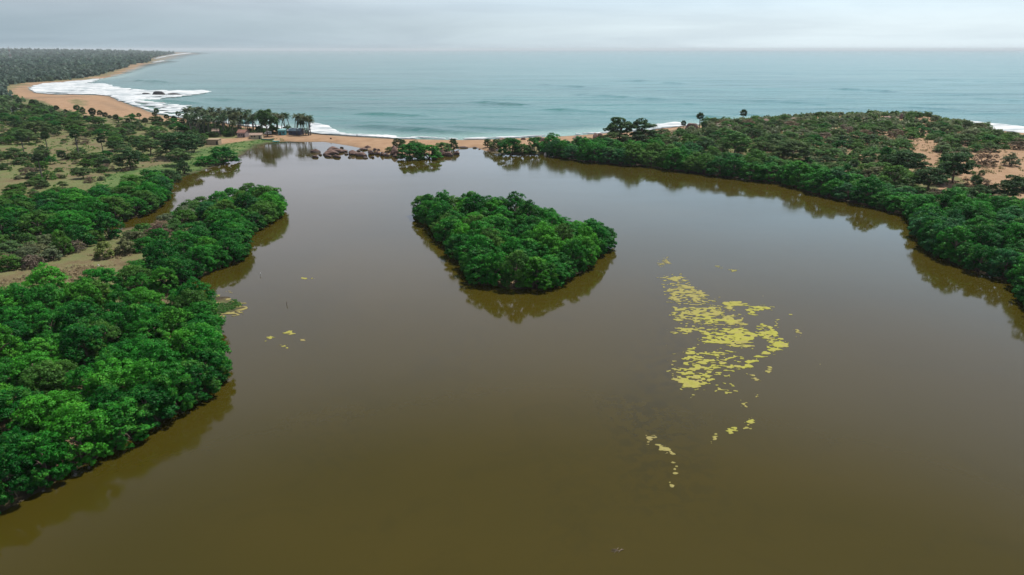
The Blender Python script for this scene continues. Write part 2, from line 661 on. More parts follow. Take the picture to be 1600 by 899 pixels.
def rock_material(name, dark, mid, light, line=0.5):
    m, N, L, b = new_mat(name)
    v = coords(N, L)
    f = noise(N, L, 0.55, 7, v, 0.65, 0.4)
    c = ramp(N, L, f, [(0.3, dark), (0.5, mid), (0.72, light)])
    # wet tide mark near the water line
    geo = N.new('ShaderNodeNewGeometry')
    sep = N.new('ShaderNodeSeparateXYZ')
    L.new(geo.outputs['Position'], sep.inputs[0])
    w = N.new('ShaderNodeMapRange')
    w.inputs['From Min'].default_value = line + 0.5
    w.inputs['From Max'].default_value = line
    L.new(sep.outputs['Z'], w.inputs['Value'])
    c = mixc(N, L, w.outputs[0], c, (0.05, 0.037, 0.034))
    L.new(c, b.inputs['Base Color'])
    b.inputs['Roughness'].default_value = 0.85
    bump(N, L, b, noise(N, L, 1.8, 7, v, 0.7), 0.8, 0.25)
    return m


M['ground'] = ground_material()
M['lagoon'] = lagoon_material()
M['sea'] = sea_material()
M['foam'] = foam_material()
M['algae'] = algae_material()
M['rock'] = rock_material('granite', (0.036, 0.020, 0.017), (0.105, 0.056, 0.042), (0.27, 0.165, 0.12), 0.5)
M['rock_dune'] = rock_material('dune_rock', (0.09, 0.055, 0.05), (0.17, 0.105, 0.085), (0.30, 0.2, 0.16), -3)
M['rock_black'] = rock_material('black_rock', (0.022, 0.02, 0.022), (0.045, 0.04, 0.04), (0.08, 0.07, 0.065), -3)
M['rock_pale'] = plain('pale_stone', (0.6, 0.54, 0.46), 0.85, 2, 0.2, 0.05)


# ------------------------------------------------------------------ ground, waters
def graded(lo, hi, step, far_lo, far_hi, g=1.12):
    mid = list(np.arange(lo, hi + 1e-6, step))
    s, x, up = step, hi, []
    while x < far_hi:
        s *= g
        x += s
        up.append(x)
    s, x, dn = step, lo, []
    while x > far_lo:
        s *= g
        x -= s
        dn.append(x)
    return np.array(dn[::-1] + mid + up)


def grid_faces(nx, ny):
    i = np.arange(nx - 1)[None, :] + nx * np.arange(ny - 1)[:, None]
    i = i.ravel()
    return np.stack([i, i + 1, i + 1 + nx, i + nx], 1)


def compact(V, F, *attrs):
    used = np.unique(F)
    mp = np.full(len(V), -1)
    mp[used] = np.arange(len(used))
    return (V[used], mp[F]) + tuple(a[used] for a in attrs)


SAND_PX = [
    [(392, 216), (430, 209), (500, 209), (560, 212), (640, 217), (720, 218), (860, 213), (960, 208), (1030, 201), (1040, 212), (900, 222), (760, 236), (700, 240),
     (620, 246), (570, 236), (520, 227), (480, 224), (430, 219)],
    [(30, 133), (70, 128), (120, 124), (172, 118), (198, 109), (214, 99), (226, 101), (200, 116), (172, 124), (110, 131), (60, 134), (46, 140), (60, 147), (170, 149), (210, 165),
     (250, 180), (300, 191), (240, 190), (200, 184), (130, 180), (90, 170), (60, 158), (20, 152), (16, 140)],
    [(320, 219), (345, 217), (372, 216), (392, 213), (436, 209), (436, 212), (392, 219), (372, 222), (345, 226), (322, 227)],
    [(1486, 190), (1544, 200), (1600, 206), (1750, 226), (1750, 240), (1600, 219), (1550, 213), (1500, 206)],
    [(1000, 204), (1030, 196), (1140, 190), (1140, 194), (1040, 208)],
]
LUSH_PX = [
    [(140, 300), (160, 275), (200, 266), (262, 258), (280, 246), (320, 232), (350, 226), (410, 217), (440, 216), (452, 220), (410, 228), (385, 238), (335, 262), (288, 280), (250, 292), (200, 300)],
    [(190, 420), (250, 385), (280, 372), (340, 330), (330, 380), (260, 420), (210, 430)],
    [(405, 212), (440, 211), (465, 217), (430, 222)],
    [(318, 462), (345, 460), (376, 468), (388, 478), (376, 490), (350, 497), (318, 497)],
]
REDSOIL_PX = [[(0, 500), (0, 440), (60, 425), (110, 410), (150, 395), (205, 385), (215, 400), (150, 430), (90, 470)]]
SAND_POLY = [pts(p, 1.0) for p in SAND_PX]
LUSH_POLY = [pts(p, 1.0) for p in LUSH_PX]

gx = graded(-460, 470, 3.2, -23000, 23000, 1.13)
gy = graded(40, 640, 3.2, -1200, 24000, 1.06)
GX, GY = np.meshgrid(gx, gy)
gz, gdl, gds = height(GX, GY, True)
sand = np.zeros(GX.shape)
for p in SAND_POLY:
    sand = np.maximum(sand, sstep(-4, 5, sdist(p, GX, GY)))
for p in DUNE_OPEN:
    sand = np.maximum(sand, sstep(-3, 3, sdist(p, GX, GY)))
sand = np.maximum(sand, 1 - sstep(10, 26, gds))
sand = np.maximum(sand, (0.44 + 0.14 * sstep(330, 420, GY + 0.3 * GX)) * sstep(110, 170, GX) * sstep(20, 50, gdl))
lush = np.zeros(GX.shape)
for p in LUSH_POLY:
    lush = np.maximum(lush, 0.8 * sstep(-6, 6, sdist(p, GX, GY)))
lush = np.maximum(lush, 0.43 * sstep(-60, -90, GX) * (gdl > 0))
lush = np.maximum(lush, 0.45 * sstep(60, 90, GX) * (1 - sstep(60, 120, gdl)))
for poly, val in (([(92, 158), (120, 154), (150, 158), (146, 168), (110, 170)], 0.46), ([(30, 160), (80, 158), (90, 166), (40, 168)], 0.47)):
    k_ = sstep(-6, 10, sdist(pts(poly, 1.0), GX, GY))
    sand = sand * (1 - k_) + np.minimum(sand, val) * k_
mud = (1 - sstep(0.5 + 7 * (GX > 20), 3.5 + 9 * (GX > 20), gdl)) * (1 - sand)
wet = (1 - sstep(1.0, 9, gds)) * 0.85
wet = np.maximum(wet, (1 - sstep(0.3, 2.2, gdl)) * sand)
for poly, val in (([(22, 153.5), (130, 151), (136, 153), (80, 155), (28, 157)], 0.6), ([(146, 157), (172, 161), (196, 170), (204, 175), (182, 172), (160, 165)], 0.5)):
    wet = np.maximum(wet, val * sstep(-3, 5, sdist(pts(poly, 1.0), GX, GY)))
forest = sstep(560, 760, np.hypot(GX, GY)) * sstep(30, 90, gds) * (GX < -150)
bay = sstep(0, 30, sdist(pts([(-60, 190), (0, 160), (60, 150), (180, 152), (260, 185), (300, 200), (100, 190)], 1.0), GX, GY))
forest = forest * (1 - 0.9 * bay)
V = np.stack([GX, GY, gz], -1).reshape(-1, 3)
me = mesh('ground', V, grid_faces(len(gx), len(gy)), M['ground'], True,
          {'sand': sand, 'lush': lush, 'mud': mud, 'wet': wet, 'forest': forest})
tag(link('ground', me), 'sandy ground of fields, beach and scrub dunes round the lagoon', kind='structure')

# lagoon
lx = graded(-330, 330, 6, -700, 700, 1.2)
ly = graded(-60, 440, 5, -400, 460, 1.2)
LX, LY = np.meshgrid(lx, ly)
keep = (sdist(LAGOON, LX, LY) > -16) & (dists(LX, LY)[1] > 9)
F = grid_faces(len(lx), len(ly))
F = F[keep.ravel()[F].all(1)]
WEED_PX = [([(1030, 420), (1075, 430), (1090, 520), (1060, 640), (1075, 700), (1090, 790), (1030, 780), (990, 720), (960, 640), (1000, 560), (1040, 500)], 0.75),
           ([(640, 500), (760, 490), (800, 560), (740, 640), (660, 620)], 0.22), ([(430, 560), (520, 545), (600, 620), (560, 760), (460, 720)], 0.2),
           ([(820, 700), (960, 690), (1000, 880), (840, 890)], 0.16), ([(370, 440), (560, 440), (520, 560), (400, 560)], 0.2)]
weed = np.zeros(LX.shape)
for p, a in WEED_PX:
    weed = np.maximum(weed, a * sstep(-7, 8, sdist(pts(p), LX, LY)))
V, F, weed = compact(np.stack([LX, LY, np.zeros(LX.shape)], -1).reshape(-1, 3), F, weed.ravel())
tag(link('lagoon_water', mesh('lagoon_water', V, F, M['lagoon'], True, {'weed': weed})),
    'still olive brown lagoon water reflecting trees and sky', kind='structure')

# sea, with long low swells as real relief
sx = graded(-640, 720, 9, -24000, 30000, 1.13)
sy = np.concatenate([np.arange(395, 720, 2.4), graded(720, 721, 2.6, 719, 29500, 1.018)[1:]])
SX, SY = np.meshgrid(sx, sy)
sds = dists(SX, SY)[1]
swell = np.zeros(SX.shape)
RIDGES = [(608, 180, 62, 1.3), (1345, 141, 60, 1.3), (1360, 139, 30, 0.5), (885, 135, 60, 1.0), (1050, 130, 22, 1.3), (1010, 127, 60, 0.5), (790, 163, 55, 1.0), (650, 137, 70, 0.5),
          (1570, 129, 70, 0.9), (1500, 127, 80, 0.6), (1570, 156, 60, 0.6), (1420, 110, 50, 0.7), (1240, 116, 60, 0.5), (960, 152, 90, 0.8),
          (900, 173, 70, 0.7), (1130, 184, 70, 0.9), (1180, 180, 60, 0.6), (620, 200, 80, 0.9), (690, 206, 90, 0.8), (560, 190, 60, 0.5), (230, 128, 38, 2.0), (275, 115, 45, 0.8),
          (480, 146, 60, 0.7), (400, 145, 40, 0.5), (520, 170, 50, 0.5), (1110, 164, 60, 0.5), (360, 157, 60, 0.7), (760, 200, 70, 0.6),
          (260, 160, 60, 1.4), (730, 128, 60, 0.5), (450, 122, 50, 0.6), (1460, 170, 60, 0.5), (1250, 160, 60, 0.5)]
for k, (px, py, half, amp) in enumerate(RIDGES):
    c = at(px, py)
    e = at(px + half, py + half * 0.055)
    ax = e - c
    ln = np.linalg.norm(ax)
    ax = ax / ln
    nrm = np.array([-ax[1], ax[0]])
    U = (SX - c[0]) * ax[0] + (SY - c[1]) * ax[1]
    W = (SX - c[0]) * nrm[0] + (SY - c[1]) * nrm[1] + (fbm(U / 40, U * 0 + k, 5, 2) - 0.5) * 8
    sig = 2.6 + 0.008 * c[1] / 2
    swell += 1.5 * amp * np.exp(-(U / ln * 1.1) ** 4) * (np.exp(-(W / sig) ** 2) + 0.35 * np.exp(-((W - 3 * sig) / (2.5 * sig)) ** 2))
swell += (1.5 * (fbm(SX / 110, SY / 18, 31, 3) - 0.5) * (SY < 1300) + 2.6 * (fbm(SX / 260, SY / 60, 33, 3) - 0.5) * (SY < 4000)) * sstep(25, 110, -sds)
swell *= sstep(-4, -14, sds)
shallow = sstep(-46, -8, sds) * 0.9
keep = sds < 20
F = grid_faces(len(sx), len(sy))
F = F[keep.ravel()[F].all(1)]
V, F, shallow = compact(np.stack([SX, SY, swell], -1).reshape(-1, 3), F, shallow.ravel())
tag(link('sea_water', mesh('sea_water', V, F, M['sea'], True, {'shallow': shallow})), 'pale teal sea with long low swells reaching the horizon', kind='structure')


# ------------------------------------------------------------------ floating sheets (foam, algae): marching squares over a field
def sheet(xs, ys, Fd, z0, thick, jitter_z=None, attrs=None):
    """top faces where Fd > 0, walls down at the outline; returns V, faces, attribute arrays"""
    nx, ny = len(xs), len(ys)
    ins = Fd > 0
    V, A, key = [], {k: [] for k in (attrs or {})}, {}
    faces = []

    def vert(kind, j, i):
        k = (kind, j, i)
        if k in key: return key[k]
        if kind == 0:
            x, y, w = xs[i], ys[j], [((j, i), 1.0)]
        elif kind == 1:                                   # edge along x
            t = Fd[j, i] / (Fd[j, i] - Fd[j, i + 1])
            x, y, w = xs[i] + t * (xs[i + 1] - xs[i]), ys[j], [((j, i), 1 - t), ((j, i + 1), t)]
        else:
            t = Fd[j, i] / (Fd[j, i] - Fd[j + 1, i])
            x, y, w = xs[i], ys[j] + t * (ys[j + 1] - ys[j]), [((j, i), 1 - t), ((j + 1, i), t)]
        z = z0 + thick
        if jitter_z is not None: z += sum(jitter_z[q] * ww for q, ww in w)
        for a in A: A[a].append(sum(attrs[a][q] * ww for q, ww in w))
        key[k] = len(V)
        V.append((x, y, z))
        return key[k]
    cells = ins[:-1, :-1] | ins[1:, :-1] | ins[:-1, 1:] | ins[1:, 1:]
    for j, i in zip(*np.nonzero(cells)):
        c = [(j, i), (j, i + 1), (j + 1, i + 1), (j + 1, i)]
        e = [(1, j, i), (2, j, i + 1), (1, j + 1, i), (2, j, i)]
        poly = []
        for q in range(4):
            if ins[c[q]]: poly.append(vert(0, *c[q]))
            if ins[c[q]] != ins[c[(q + 1) % 4]]: poly.append(vert(*e[q]))
        poly = [p for n, p in enumerate(poly) if p != poly[n - 1]]
        if len(poly) >= 3: faces.append(tuple(poly))
    # skirt
    from collections import Counter
    cnt = Counter()
    for f in faces:
        for a, b in zip(f, f[1:] + f[:1]):
            cnt[(min(a, b), max(a, b))] += 1
    low = {}
    skirt = []
    for f in faces:
        for a, b in zip(f, f[1:] + f[:1]):
            if cnt[(min(a, b), max(a, b))] == 1:
                for q in (a, b):
                    if q not in low:
                        low[q] = len(V)
                        V.append((V[q][0], V[q][1], z0 - thick))
                        for at_ in A: A[at_].append(A[at_][q])
                skirt.append((b, a, low[a], low[b]))
    return V, faces + skirt, {k: np.array(v) for k, v in A.items()}


def foam_sheet(polys, x0, x1, dx, ys, seed, label, coast_strip=0.0):
    xs = np.arange(x0, x1, dx)
    X, Y = np.meshgrid(xs, ys)
    D = np.full(X.shape, -3.0)
    for p, soft, amp in polys:
        D = np.maximum(D, -3 + (3 + amp) * sstep(-soft, soft, sdist(pts(p), X, Y)))
    ds = dists(X, Y)[1]
    if coast_strip:
        D = np.maximum(D, 0.95 - np.abs(ds + coast_strip) / coast_strip * 1.1)
    n = fbm(X / 11, Y / 8, seed, 4, 0.65) * 0.65 + fbm(X / 34, Y / 40, seed + 7, 3) * 0.35
    Fd = D + (n - 0.5) * 4.6 - 0.1
    Fd = np.where(ds > 2.5, -1.0, Fd)
    jz = 0.9 * np.clip(Fd, 0, 1) * fbm(X / 8, Y / 8, seed + 3, 3)
    V, F, _ = sheet(xs, ys, Fd, 0.55, 0.12, jz)
    if F:
        tag(link('surf_foam', mesh('surf_foam', V, F, M['foam'], True)), label, 'foam', kind='stuff')


bay_y = np.concatenate([np.arange(500, 760, 3.2), np.arange(760, 1500, 6.0), np.arange(1500, 3200, 14.0)])
foam_sheet([([(44, 136), (62, 131), (110, 128), (140, 124), (160, 119), (178, 113), (193, 108), (196, 111), (172, 117), (164, 122), (150, 129), (134, 131), (168, 131), (200, 138),
              (240, 141), (300, 142), (316, 139), (340, 144), (306, 150), (270, 154), (236, 160), (214, 160), (206, 164), (176, 152), (120, 148), (60, 146), (48, 141)], 14, 0.72),
            ([(206, 164), (225, 160), (260, 161), (305, 164), (320, 171), (300, 176), (256, 181), (236, 176)], 16, 0.30),
            ([(250, 183), (296, 174), (330, 177), (352, 186), (330, 192), (290, 190)], 12, 0.35),
            ([(200, 160), (240, 158), (300, 158), (300, 165), (226, 168), (214, 167)], 10, -0.1)],
           -760, -150, 3.6, bay_y, 40, 'white surf spread across the bay and round the black reef', 4.0)
foam_sheet([([(480, 209), (480, 192), (498, 193), (520, 199), (530, 206), (545, 211), (520, 211.5)], 5, 1.1),
            ([(540, 210), (600, 212.5), (680, 215.5), (740, 217), (690, 219), (600, 217), (540, 214)], 3, 0.30),
            ([(400, 205), (400, 196), (440, 198), (480, 203), (480, 208)], 5, 0.8),
            ([(350, 199), (352, 186), (400, 194), (400, 204)], 6, 0.7),
            ([(740, 217), (860, 211), (960, 206), (960, 209), (860, 214), (760, 219)], 3, 0.25)],
           -240, 90, 1.6, np.arange(408, 560, 1.6), 50, 'thin white wash along the middle of the beach', 2.2)
foam_sheet([([(1016, 204), (1022, 196), (1050, 192), (1068, 193), (1064, 199), (1030, 203)], 4, 1.0), ([(1096, 195), (1120, 190.5), (1160, 188), (1150, 192), (1112, 196)], 4, 0.9)],
           90, 240, 2.0, np.arange(440, 620, 2.0), 60, 'white surf breaking in the little cove by the dune rocks', 2.0)
foam_sheet([([(1482, 192), (1500, 189), (1540, 193), (1600, 199), (1720, 212), (1720, 226), (1600, 210), (1544, 203.5), (1510, 198)], 5, 1.3)],
           290, 480, 2.4, np.arange(400, 610, 2.4), 70, 'white surf line beside the wet beach past the dunes', 3.0)
far_y = np.concatenate([np.arange(2300, 5000, 30.0), np.arange(5000, 11000, 110.0)])
foam_sheet([([(232, 92), (240, 89.5), (262, 85.5), (290, 83), (300, 82.6), (300, 83.6), (270, 87), (246, 92.5), (236, 94)], 40, 1.3),
            ([(222, 98), (246, 95.2), (262, 95), (258, 96.8), (228, 100)], 30, 0.7)],
           -6200, -1300, 26.0, far_y, 80, 'white surf line along the farthest beach')

# ------------------------------------------------------------------ floating algae
def algae_field(polys, xs, ys, seed, scale=1.0, gain=3.4):
    X, Y = np.meshgrid(xs, ys)
    D = np.full(X.shape, -2.5)
    age = np.zeros(X.shape)
    for p, soft, amp, ag in polys:
        s = sstep(-1.5 * soft, 1.2 * soft, sdist(pts(p), X, Y))
        d = -2.5 + s * (2.5 + amp)
        age = np.where(d > D, ag, age)
        D = np.maximum(D, d)
    n = fbm(X / (1.25 * scale), Y / (0.8 * scale), seed, 3, 0.65) * 0.7 + fbm(X / (5 * scale), Y / (6 * scale), seed + 5, 2) * 0.3
    n2 = fbm(X / (0.8 * scale), Y / (0.42 * scale), seed + 9, 2)
    return D + (n - 0.5) * gain * 1.7 + (n2 - 0.5) * 3.4 + 0.02, age


def algae_mat(polys, seed, label, group=None, kind=None, step=0.2, scale=1.0, gain=3.4, thick=0.02, ystep=None, name='algae_mat', cat='algae'):
    P = np.vstack([pts(p[0]) for p in polys])
    xs = np.arange(P[:, 0].min() - 1.5, P[:, 0].max() + 1.5, step)
    ys = np.arange(P[:, 1].min() - 2.5, P[:, 1].max() + 2.5, ystep or step * 1.4)
    Fd, age = algae_field(polys, xs, ys, seed, scale, gain)
    V, F, A = sheet(xs, ys, Fd, 0.012, thick, None, {'age': age})
    if not F: return
    par = list(range(len(V)))

    def root_of(a):
        while par[a] != a: a = par[a]
        return a
    for f in F:
        r0 = root_of(f[0])
        for q in f[1:]: par[root_of(q)] = r0
    if len({root_of(a) for a in range(len(V))}) > 1:          # a scatter of uncountable flecks rather than one mat
        kind, name, group = 'stuff', 'floating_algae', None
    V = np.array(V)
    c = V.mean(0); c[2] = 0
    o = link(name, mesh(name, V - c, F, M['algae'], True, A), None, c)
    tag(o, label, cat, group, kind)


MAIN = [
    ([(1080, 536), (1120, 542), (1160, 548), (1172, 562), (1140, 592), (1100, 590), (1084, 566)], 2.0, -0.12, 0.12),
    ([(1058, 440), (1100, 456), (1130, 476), (1170, 500), (1160, 520), (1080, 505), (1050, 470)], 2.2, -0.25, 0.45),
    ([(1030, 432), (1062, 428), (1080, 445), (1108, 458), (1118, 472), (1100, 480), (1050, 478), (1044, 462), (1036, 450)], 1.6, -0.06, 0.55),
    ([(1045, 478), (1110, 476), (1150, 494), (1176, 510), (1120, 512), (1060, 512), (1048, 498)], 1.6, 0.00, 0.4),
    ([(1084, 488), (1120, 496), (1158, 500), (1150, 506), (1104, 508), (1086, 500)], 1.0, 0.36, 0.1),
    ([(1050, 512), (1090, 508), (1170, 520), (1180, 545), (1150, 545), (1090, 528), (1060, 524)], 1.4, 0.21, 0.3),
    ([(1088, 522), (1120, 512), (1160, 512), (1186, 524), (1170, 534), (1130, 540), (1090, 538)], 1.0, 0.39, 0.0),
    ([(1172, 516), (1190, 506), (1206, 510), (1222, 528), (1234, 538), (1222, 545), (1200, 536)], 0.9, 0.55, 0.0),
    ([(1226, 536), (1216, 552), (1196, 558), (1182, 572), (1160, 580), (1144, 586), (1140, 592), (1134, 582), (1150, 574), (1168, 562), (1186, 550), (1200, 540)], 0.9, 0.52, 0.0),
    ([(1122, 552), (1136, 544), (1150, 552), (1140, 558)], 0.8, 0.33, 0.0),
    ([(1060, 560), (1090, 545), (1110, 562), (1120, 590), (1090, 596), (1064, 590)], 1.3, 0.28, 0.15),
    ([(1060, 588), (1100, 584), (1130, 594), (1150, 600), (1150, 612), (1100, 610), (1064, 606)], 1.2, 0.28, 0.2),
    ([(1064, 564), (1078, 540), (1104, 546), (1090, 558)], 1.0, 0.25, 0.1),
    ([(1166, 482), (1184, 477), (1208, 480), (1206, 485), (1186, 486), (1180, 494), (1166, 490)], 0.8, 0.41, 0.05),
    ([(1126, 474), (1146, 470), (1166, 474), (1166, 478), (1140, 482)], 0.8, 0.46, 0.2),
    ([(1140, 606), (1154, 602), (1152, 616), (1112, 614), (1112, 610)], 0.8, 0.41, 0.3),
    ([(1046, 516), (1060, 512), (1060, 520), (1046, 522)], 1.0, 0.11, 0.5),
    ([(1040, 560), (1070, 540), (1070, 620), (1090, 625), (1050, 615)], 1.8, -0.46, 0.5),
]
algae_mat(MAIN, 11, 'broad broken raft of yellow green algae floating on the lagoon', None, 'stuff', 0.12, ystep=0.18, name='floating_algae')
SMALL = [
    ([([(1024, 412), (1036, 402), (1046, 398), (1048, 412), (1030, 420)], 1.3, -0.18, 0.7)], 'loose tan algae flecks beyond the top end of the big algae raft'),
    ([([(1118, 416), (1128, 415), (1128, 419), (1120, 419)], 0.7, 0.5, 0.4)], 'small tan algae patch, first of two drifting toward the mangrove island'),
    ([([(1136, 420), (1152, 421), (1152, 425), (1140, 426)], 0.8, 0.1, 0.4)], 'small streaky algae patch just beside a rounder tan one, above the big raft'),
    ([([(1230, 490), (1240, 490), (1240, 494), (1230, 494)], 0.6, 0.6, 0.3)], 'lone pale algae speck off the upper right corner of the big raft'),
    ([([(1210, 500), (1218, 498), (1218, 514), (1208, 512)], 0.8, -0.1, 0.4)], 'short upright algae streak hugging the right side of the big raft'),
    ([([(1240, 512), (1254, 516), (1254, 527), (1240, 526)], 0.9, -0.25, 0.6)], 'faint brownish algae flecks farthest right of the big raft'),
    ([([(1196, 568), (1208, 574), (1208, 582), (1196, 586), (1194, 578)], 0.8, 0.0, 0.5)], 'bent tan algae streak off the lower right of the big raft'),
    ([([(1168, 584), (1178, 586), (1190, 596), (1188, 602), (1178, 596)], 0.8, 0.1, 0.6)], 'pinkish tan algae streak below the bright hook of the big raft'),
    ([([(1178, 614), (1184, 614), (1184, 622), (1178, 620)], 0.6, 0.2, 0.5)], 'tiny pale algae fleck under the tan streak, below the big raft'),
    ([([(1074, 620), (1086, 616), (1088, 622), (1078, 624)], 0.6, 0.1, 0.5)], 'tiny tan algae curl under the lower left corner of the big raft'),
    ([([(1158, 622), (1170, 623), (1170, 638), (1160, 638)], 0.8, -0.1, 0.5)], 'small algae flecks midway between the raft and two yellow clumps'),
    ([([(1162, 660), (1170, 652), (1180, 652), (1180, 661), (1168, 665)], 0.6, 0.8, 0.05)], 'bright yellow algae clump, upper one of the pair below the raft'),
    ([([(1134, 677), (1140, 668), (1150, 666), (1152, 674), (1142, 681)], 0.6, 0.7, 0.05)], 'bright yellow algae clump, lower one of the pair below the raft'),
    ([([(1160, 667), (1174, 668), (1172, 671), (1160, 671)], 0.5, 0.3, 0.4)], 'thin pale algae sliver under the upper yellow clump'),
    ([([(1118, 676), (1124, 678), (1120, 688), (1110, 690)], 0.6, 0.2, 0.5)], 'small tan algae fleck next after the lower yellow clump'),
    ([([(1008, 684), (1024, 680), (1034, 686), (1016, 694), (1008, 692)], 0.9, -0.1, 0.8)], 'tangled brownish algae at the upper end of the curved tan trail'),
    ([([(1026, 695), (1044, 696), (1058, 706), (1058, 714), (1046, 710), (1030, 702)], 0.7, 0.25, 0.65)], 'thick tan algae band at the bend of the curved trail'),
    ([([(1050, 716), (1060, 718), (1060, 740), (1052, 744), (1048, 730)], 0.7, 0.05, 0.65)], 'broken tan algae flecks running down the curved trail'),
    ([([(1038, 740), (1048, 736), (1046, 744), (1038, 744)], 0.6, 0.1, 0.6)], 'little tan algae fleck left of the lower curved trail'),
    ([([(1032, 752), (1046, 753), (1054, 759), (1050, 762), (1040, 757), (1032, 756)], 0.5, 0.7, 0.6)], 'solid tan algae bar ending the curved trail, nearest the camera'),
    ([([(414, 525), (426, 524), (428, 530), (416, 532)], 0.7, 0.35, 0.2)], 'round yellow algae patch, nearest the thicket of four off the thicket tip'),
    ([([(438, 520), (456, 517), (462, 522), (446, 524)], 0.7, 0.35, 0.2)], 'flat yellow algae streak, uppermost of four off the thicket tip'),
    ([([(430, 538), (446, 536), (452, 546), (440, 544)], 0.7, 0.2, 0.25)], 'ragged yellow algae patch, lowest of four off the thicket tip'),
    ([([(468, 530), (478, 530), (478, 533), (468, 533)], 0.6, 0.2, 0.8)], 'brownish algae speck, outermost of four off the thicket tip'),
    ([([(470, 434), (481, 434), (481, 437), (470, 437)], 0.7, 0.4, 0.2)], 'small algae patch, left one of a pair far out from the spit'),
    ([([(485, 433), (492, 433), (492, 436), (485, 436)], 0.7, 0.4, 0.2)], 'small algae patch, right one of a pair far out from the spit'),
    ([([(330, 461), (344, 460), (344, 466), (332, 468)], 0.8, 0.2, 0.9)], 'straw coloured scum by the trees at the back of the grassy islet'),
    ([([(350, 454), (362, 454), (362, 458), (350, 458)], 0.7, 0.0, 0.9)], 'small straw coloured scum fleck off the back of the grassy islet'),
]
for k, (p, lab) in enumerate(SMALL):
    algae_mat(p, 100 + k, lab, 'small patches of floating algae', None, 0.13, 0.7, 2.0)
algae_mat([([(330, 472), (356, 466), (376, 468), (390, 476), (386, 488), (368, 494), (340, 497), (328, 498), (326, 478)], 1.6, 0.35, 0.75)], 77,
          'straw coloured algae fringe round the green islet', None, None, 0.2, 1.0, 2.0, 0.05)


# ------------------------------------------------------------------ foliage meshes
def leaf_quads(C, Nrm, size, tone, aspect=1.0):
    """one quad per leaf spray, centre C, facing Nrm"""
    n = len(C)
    ref = rng.normal(size=(n, 3))
    a = np.cross(Nrm, ref); a /= np.linalg.norm(a, axis=1)[:, None] + 1e-9
    b = np.cross(Nrm, a)
    s = (size * rng.uniform(0.65, 1.35, n))[:, None]
    sa, sb = a * s * 0.5 * aspect, b * s * 0.5
    bend = Nrm * s * 0.12
    V = np.stack([C - sa - bend, C - sb * 0.8 + bend, C + sa - bend, C + sb * 0.8 + bend], 1).reshape(-1, 3)
    F = np.arange(4 * n).reshape(n, 4)
    return V, F, np.repeat(tone, 4)


def puff_leaves(puffs, per, size, sub=7, subr=0.42, low=-0.45, spread=0.55):
    """puffs: (x, y, z, r[, flat]); returns leaf quads over lumpy puffs made of smaller tufts"""
    Cs, Ns, Ts, Ks = [], [], [], []
    for p in puffs:
        c, r = np.array(p[:3]), p[3]
        flat = p[4] if len(p) > 4 else 1.0
        pt = rng.uniform(0.15, 0.85)
        for k in range(sub):
            while True:
                d = rng.normal(size=3); d /= np.linalg.norm(d)
                if d[2] > low: break
            sc = c + d * r * 0.72 * np.array([1, 1, flat])
            sr = r * subr * rng.uniform(0.75, 1.25)
            st = np.clip(pt + rng.normal() * 0.16, 0, 1)
            e = rng.normal(size=(per, 3)); e[:, 2] = np.where(rng.random(per) < 0.7, np.abs(e[:, 2]), e[:, 2])
            e /= np.linalg.norm(e, axis=1)[:, None]
            pos = sc + e * sr * rng.uniform(0.55, 1.08, (per, 1)) * np.array([1, 1, flat])
            nn = e + rng.normal(size=(per, 3)) * spread
            nn /= np.linalg.norm(nn, axis=1)[:, None] + 1e-9
            kn = 0.55 * (pos - c) / r + 0.75 * e + rng.normal(size=(per, 3)) * 0.22 + np.array([0, 0, 0.15])
            Ks.append(kn / (np.linalg.norm(kn, axis=1)[:, None] + 1e-9))
            Cs.append(pos); Ns.append(nn)
            Ts.append(np.clip(st + rng.normal(size=per) * 0.13, 0, 1))
    C, Nn, T = np.concatenate(Cs), np.concatenate(Ns), np.concatenate(Ts)
    K = np.concatenate(Ks)
    Nn *= np.sign((Nn * K).sum(1))[:, None]
    return leaf_quads(C, Nn, size, T) + (np.repeat(K, 4, axis=0),)


def crown_mangrove(k, n_puff=12, per=34):
    """unit crown: about 1 wide, top at z = 1, skirts near the water"""
    P = []
    for i in range(n_puff):
        a = 2.399 * i + rng.uniform(-0.4, 0.4)
        f = math.sqrt((i + 0.5) / n_puff)
        rad = 0.36 * f
        z = 0.80 - 0.42 * f ** 2.2 + rng.uniform(-0.09, 0.09)
        P.append((rad * math.cos(a), rad * math.sin(a), z, rng.uniform(0.14, 0.21)))
    for i in range(9):
        a = 2 * math.pi * i / 9 + rng.uniform(-0.25, 0.25)
        P.append((0.38 * math.cos(a), 0.38 * math.sin(a), rng.uniform(0.22, 0.36), rng.uniform(0.11, 0.15)))
    for i in range(9):
        a = 2 * math.pi * (i + 0.5) / 9 + rng.uniform(-0.25, 0.25)
        P.append((0.35 * math.cos(a), 0.35 * math.sin(a), rng.uniform(0.07, 0.14), rng.uniform(0.09, 0.12)))
    V, F, T, K = puff_leaves(P, per, 0.034, 13, 0.36, spread=0.35)
    return mesh('mangrove_crown', V, F, M['mangrove'], False, {'tone': T}, normals=K)


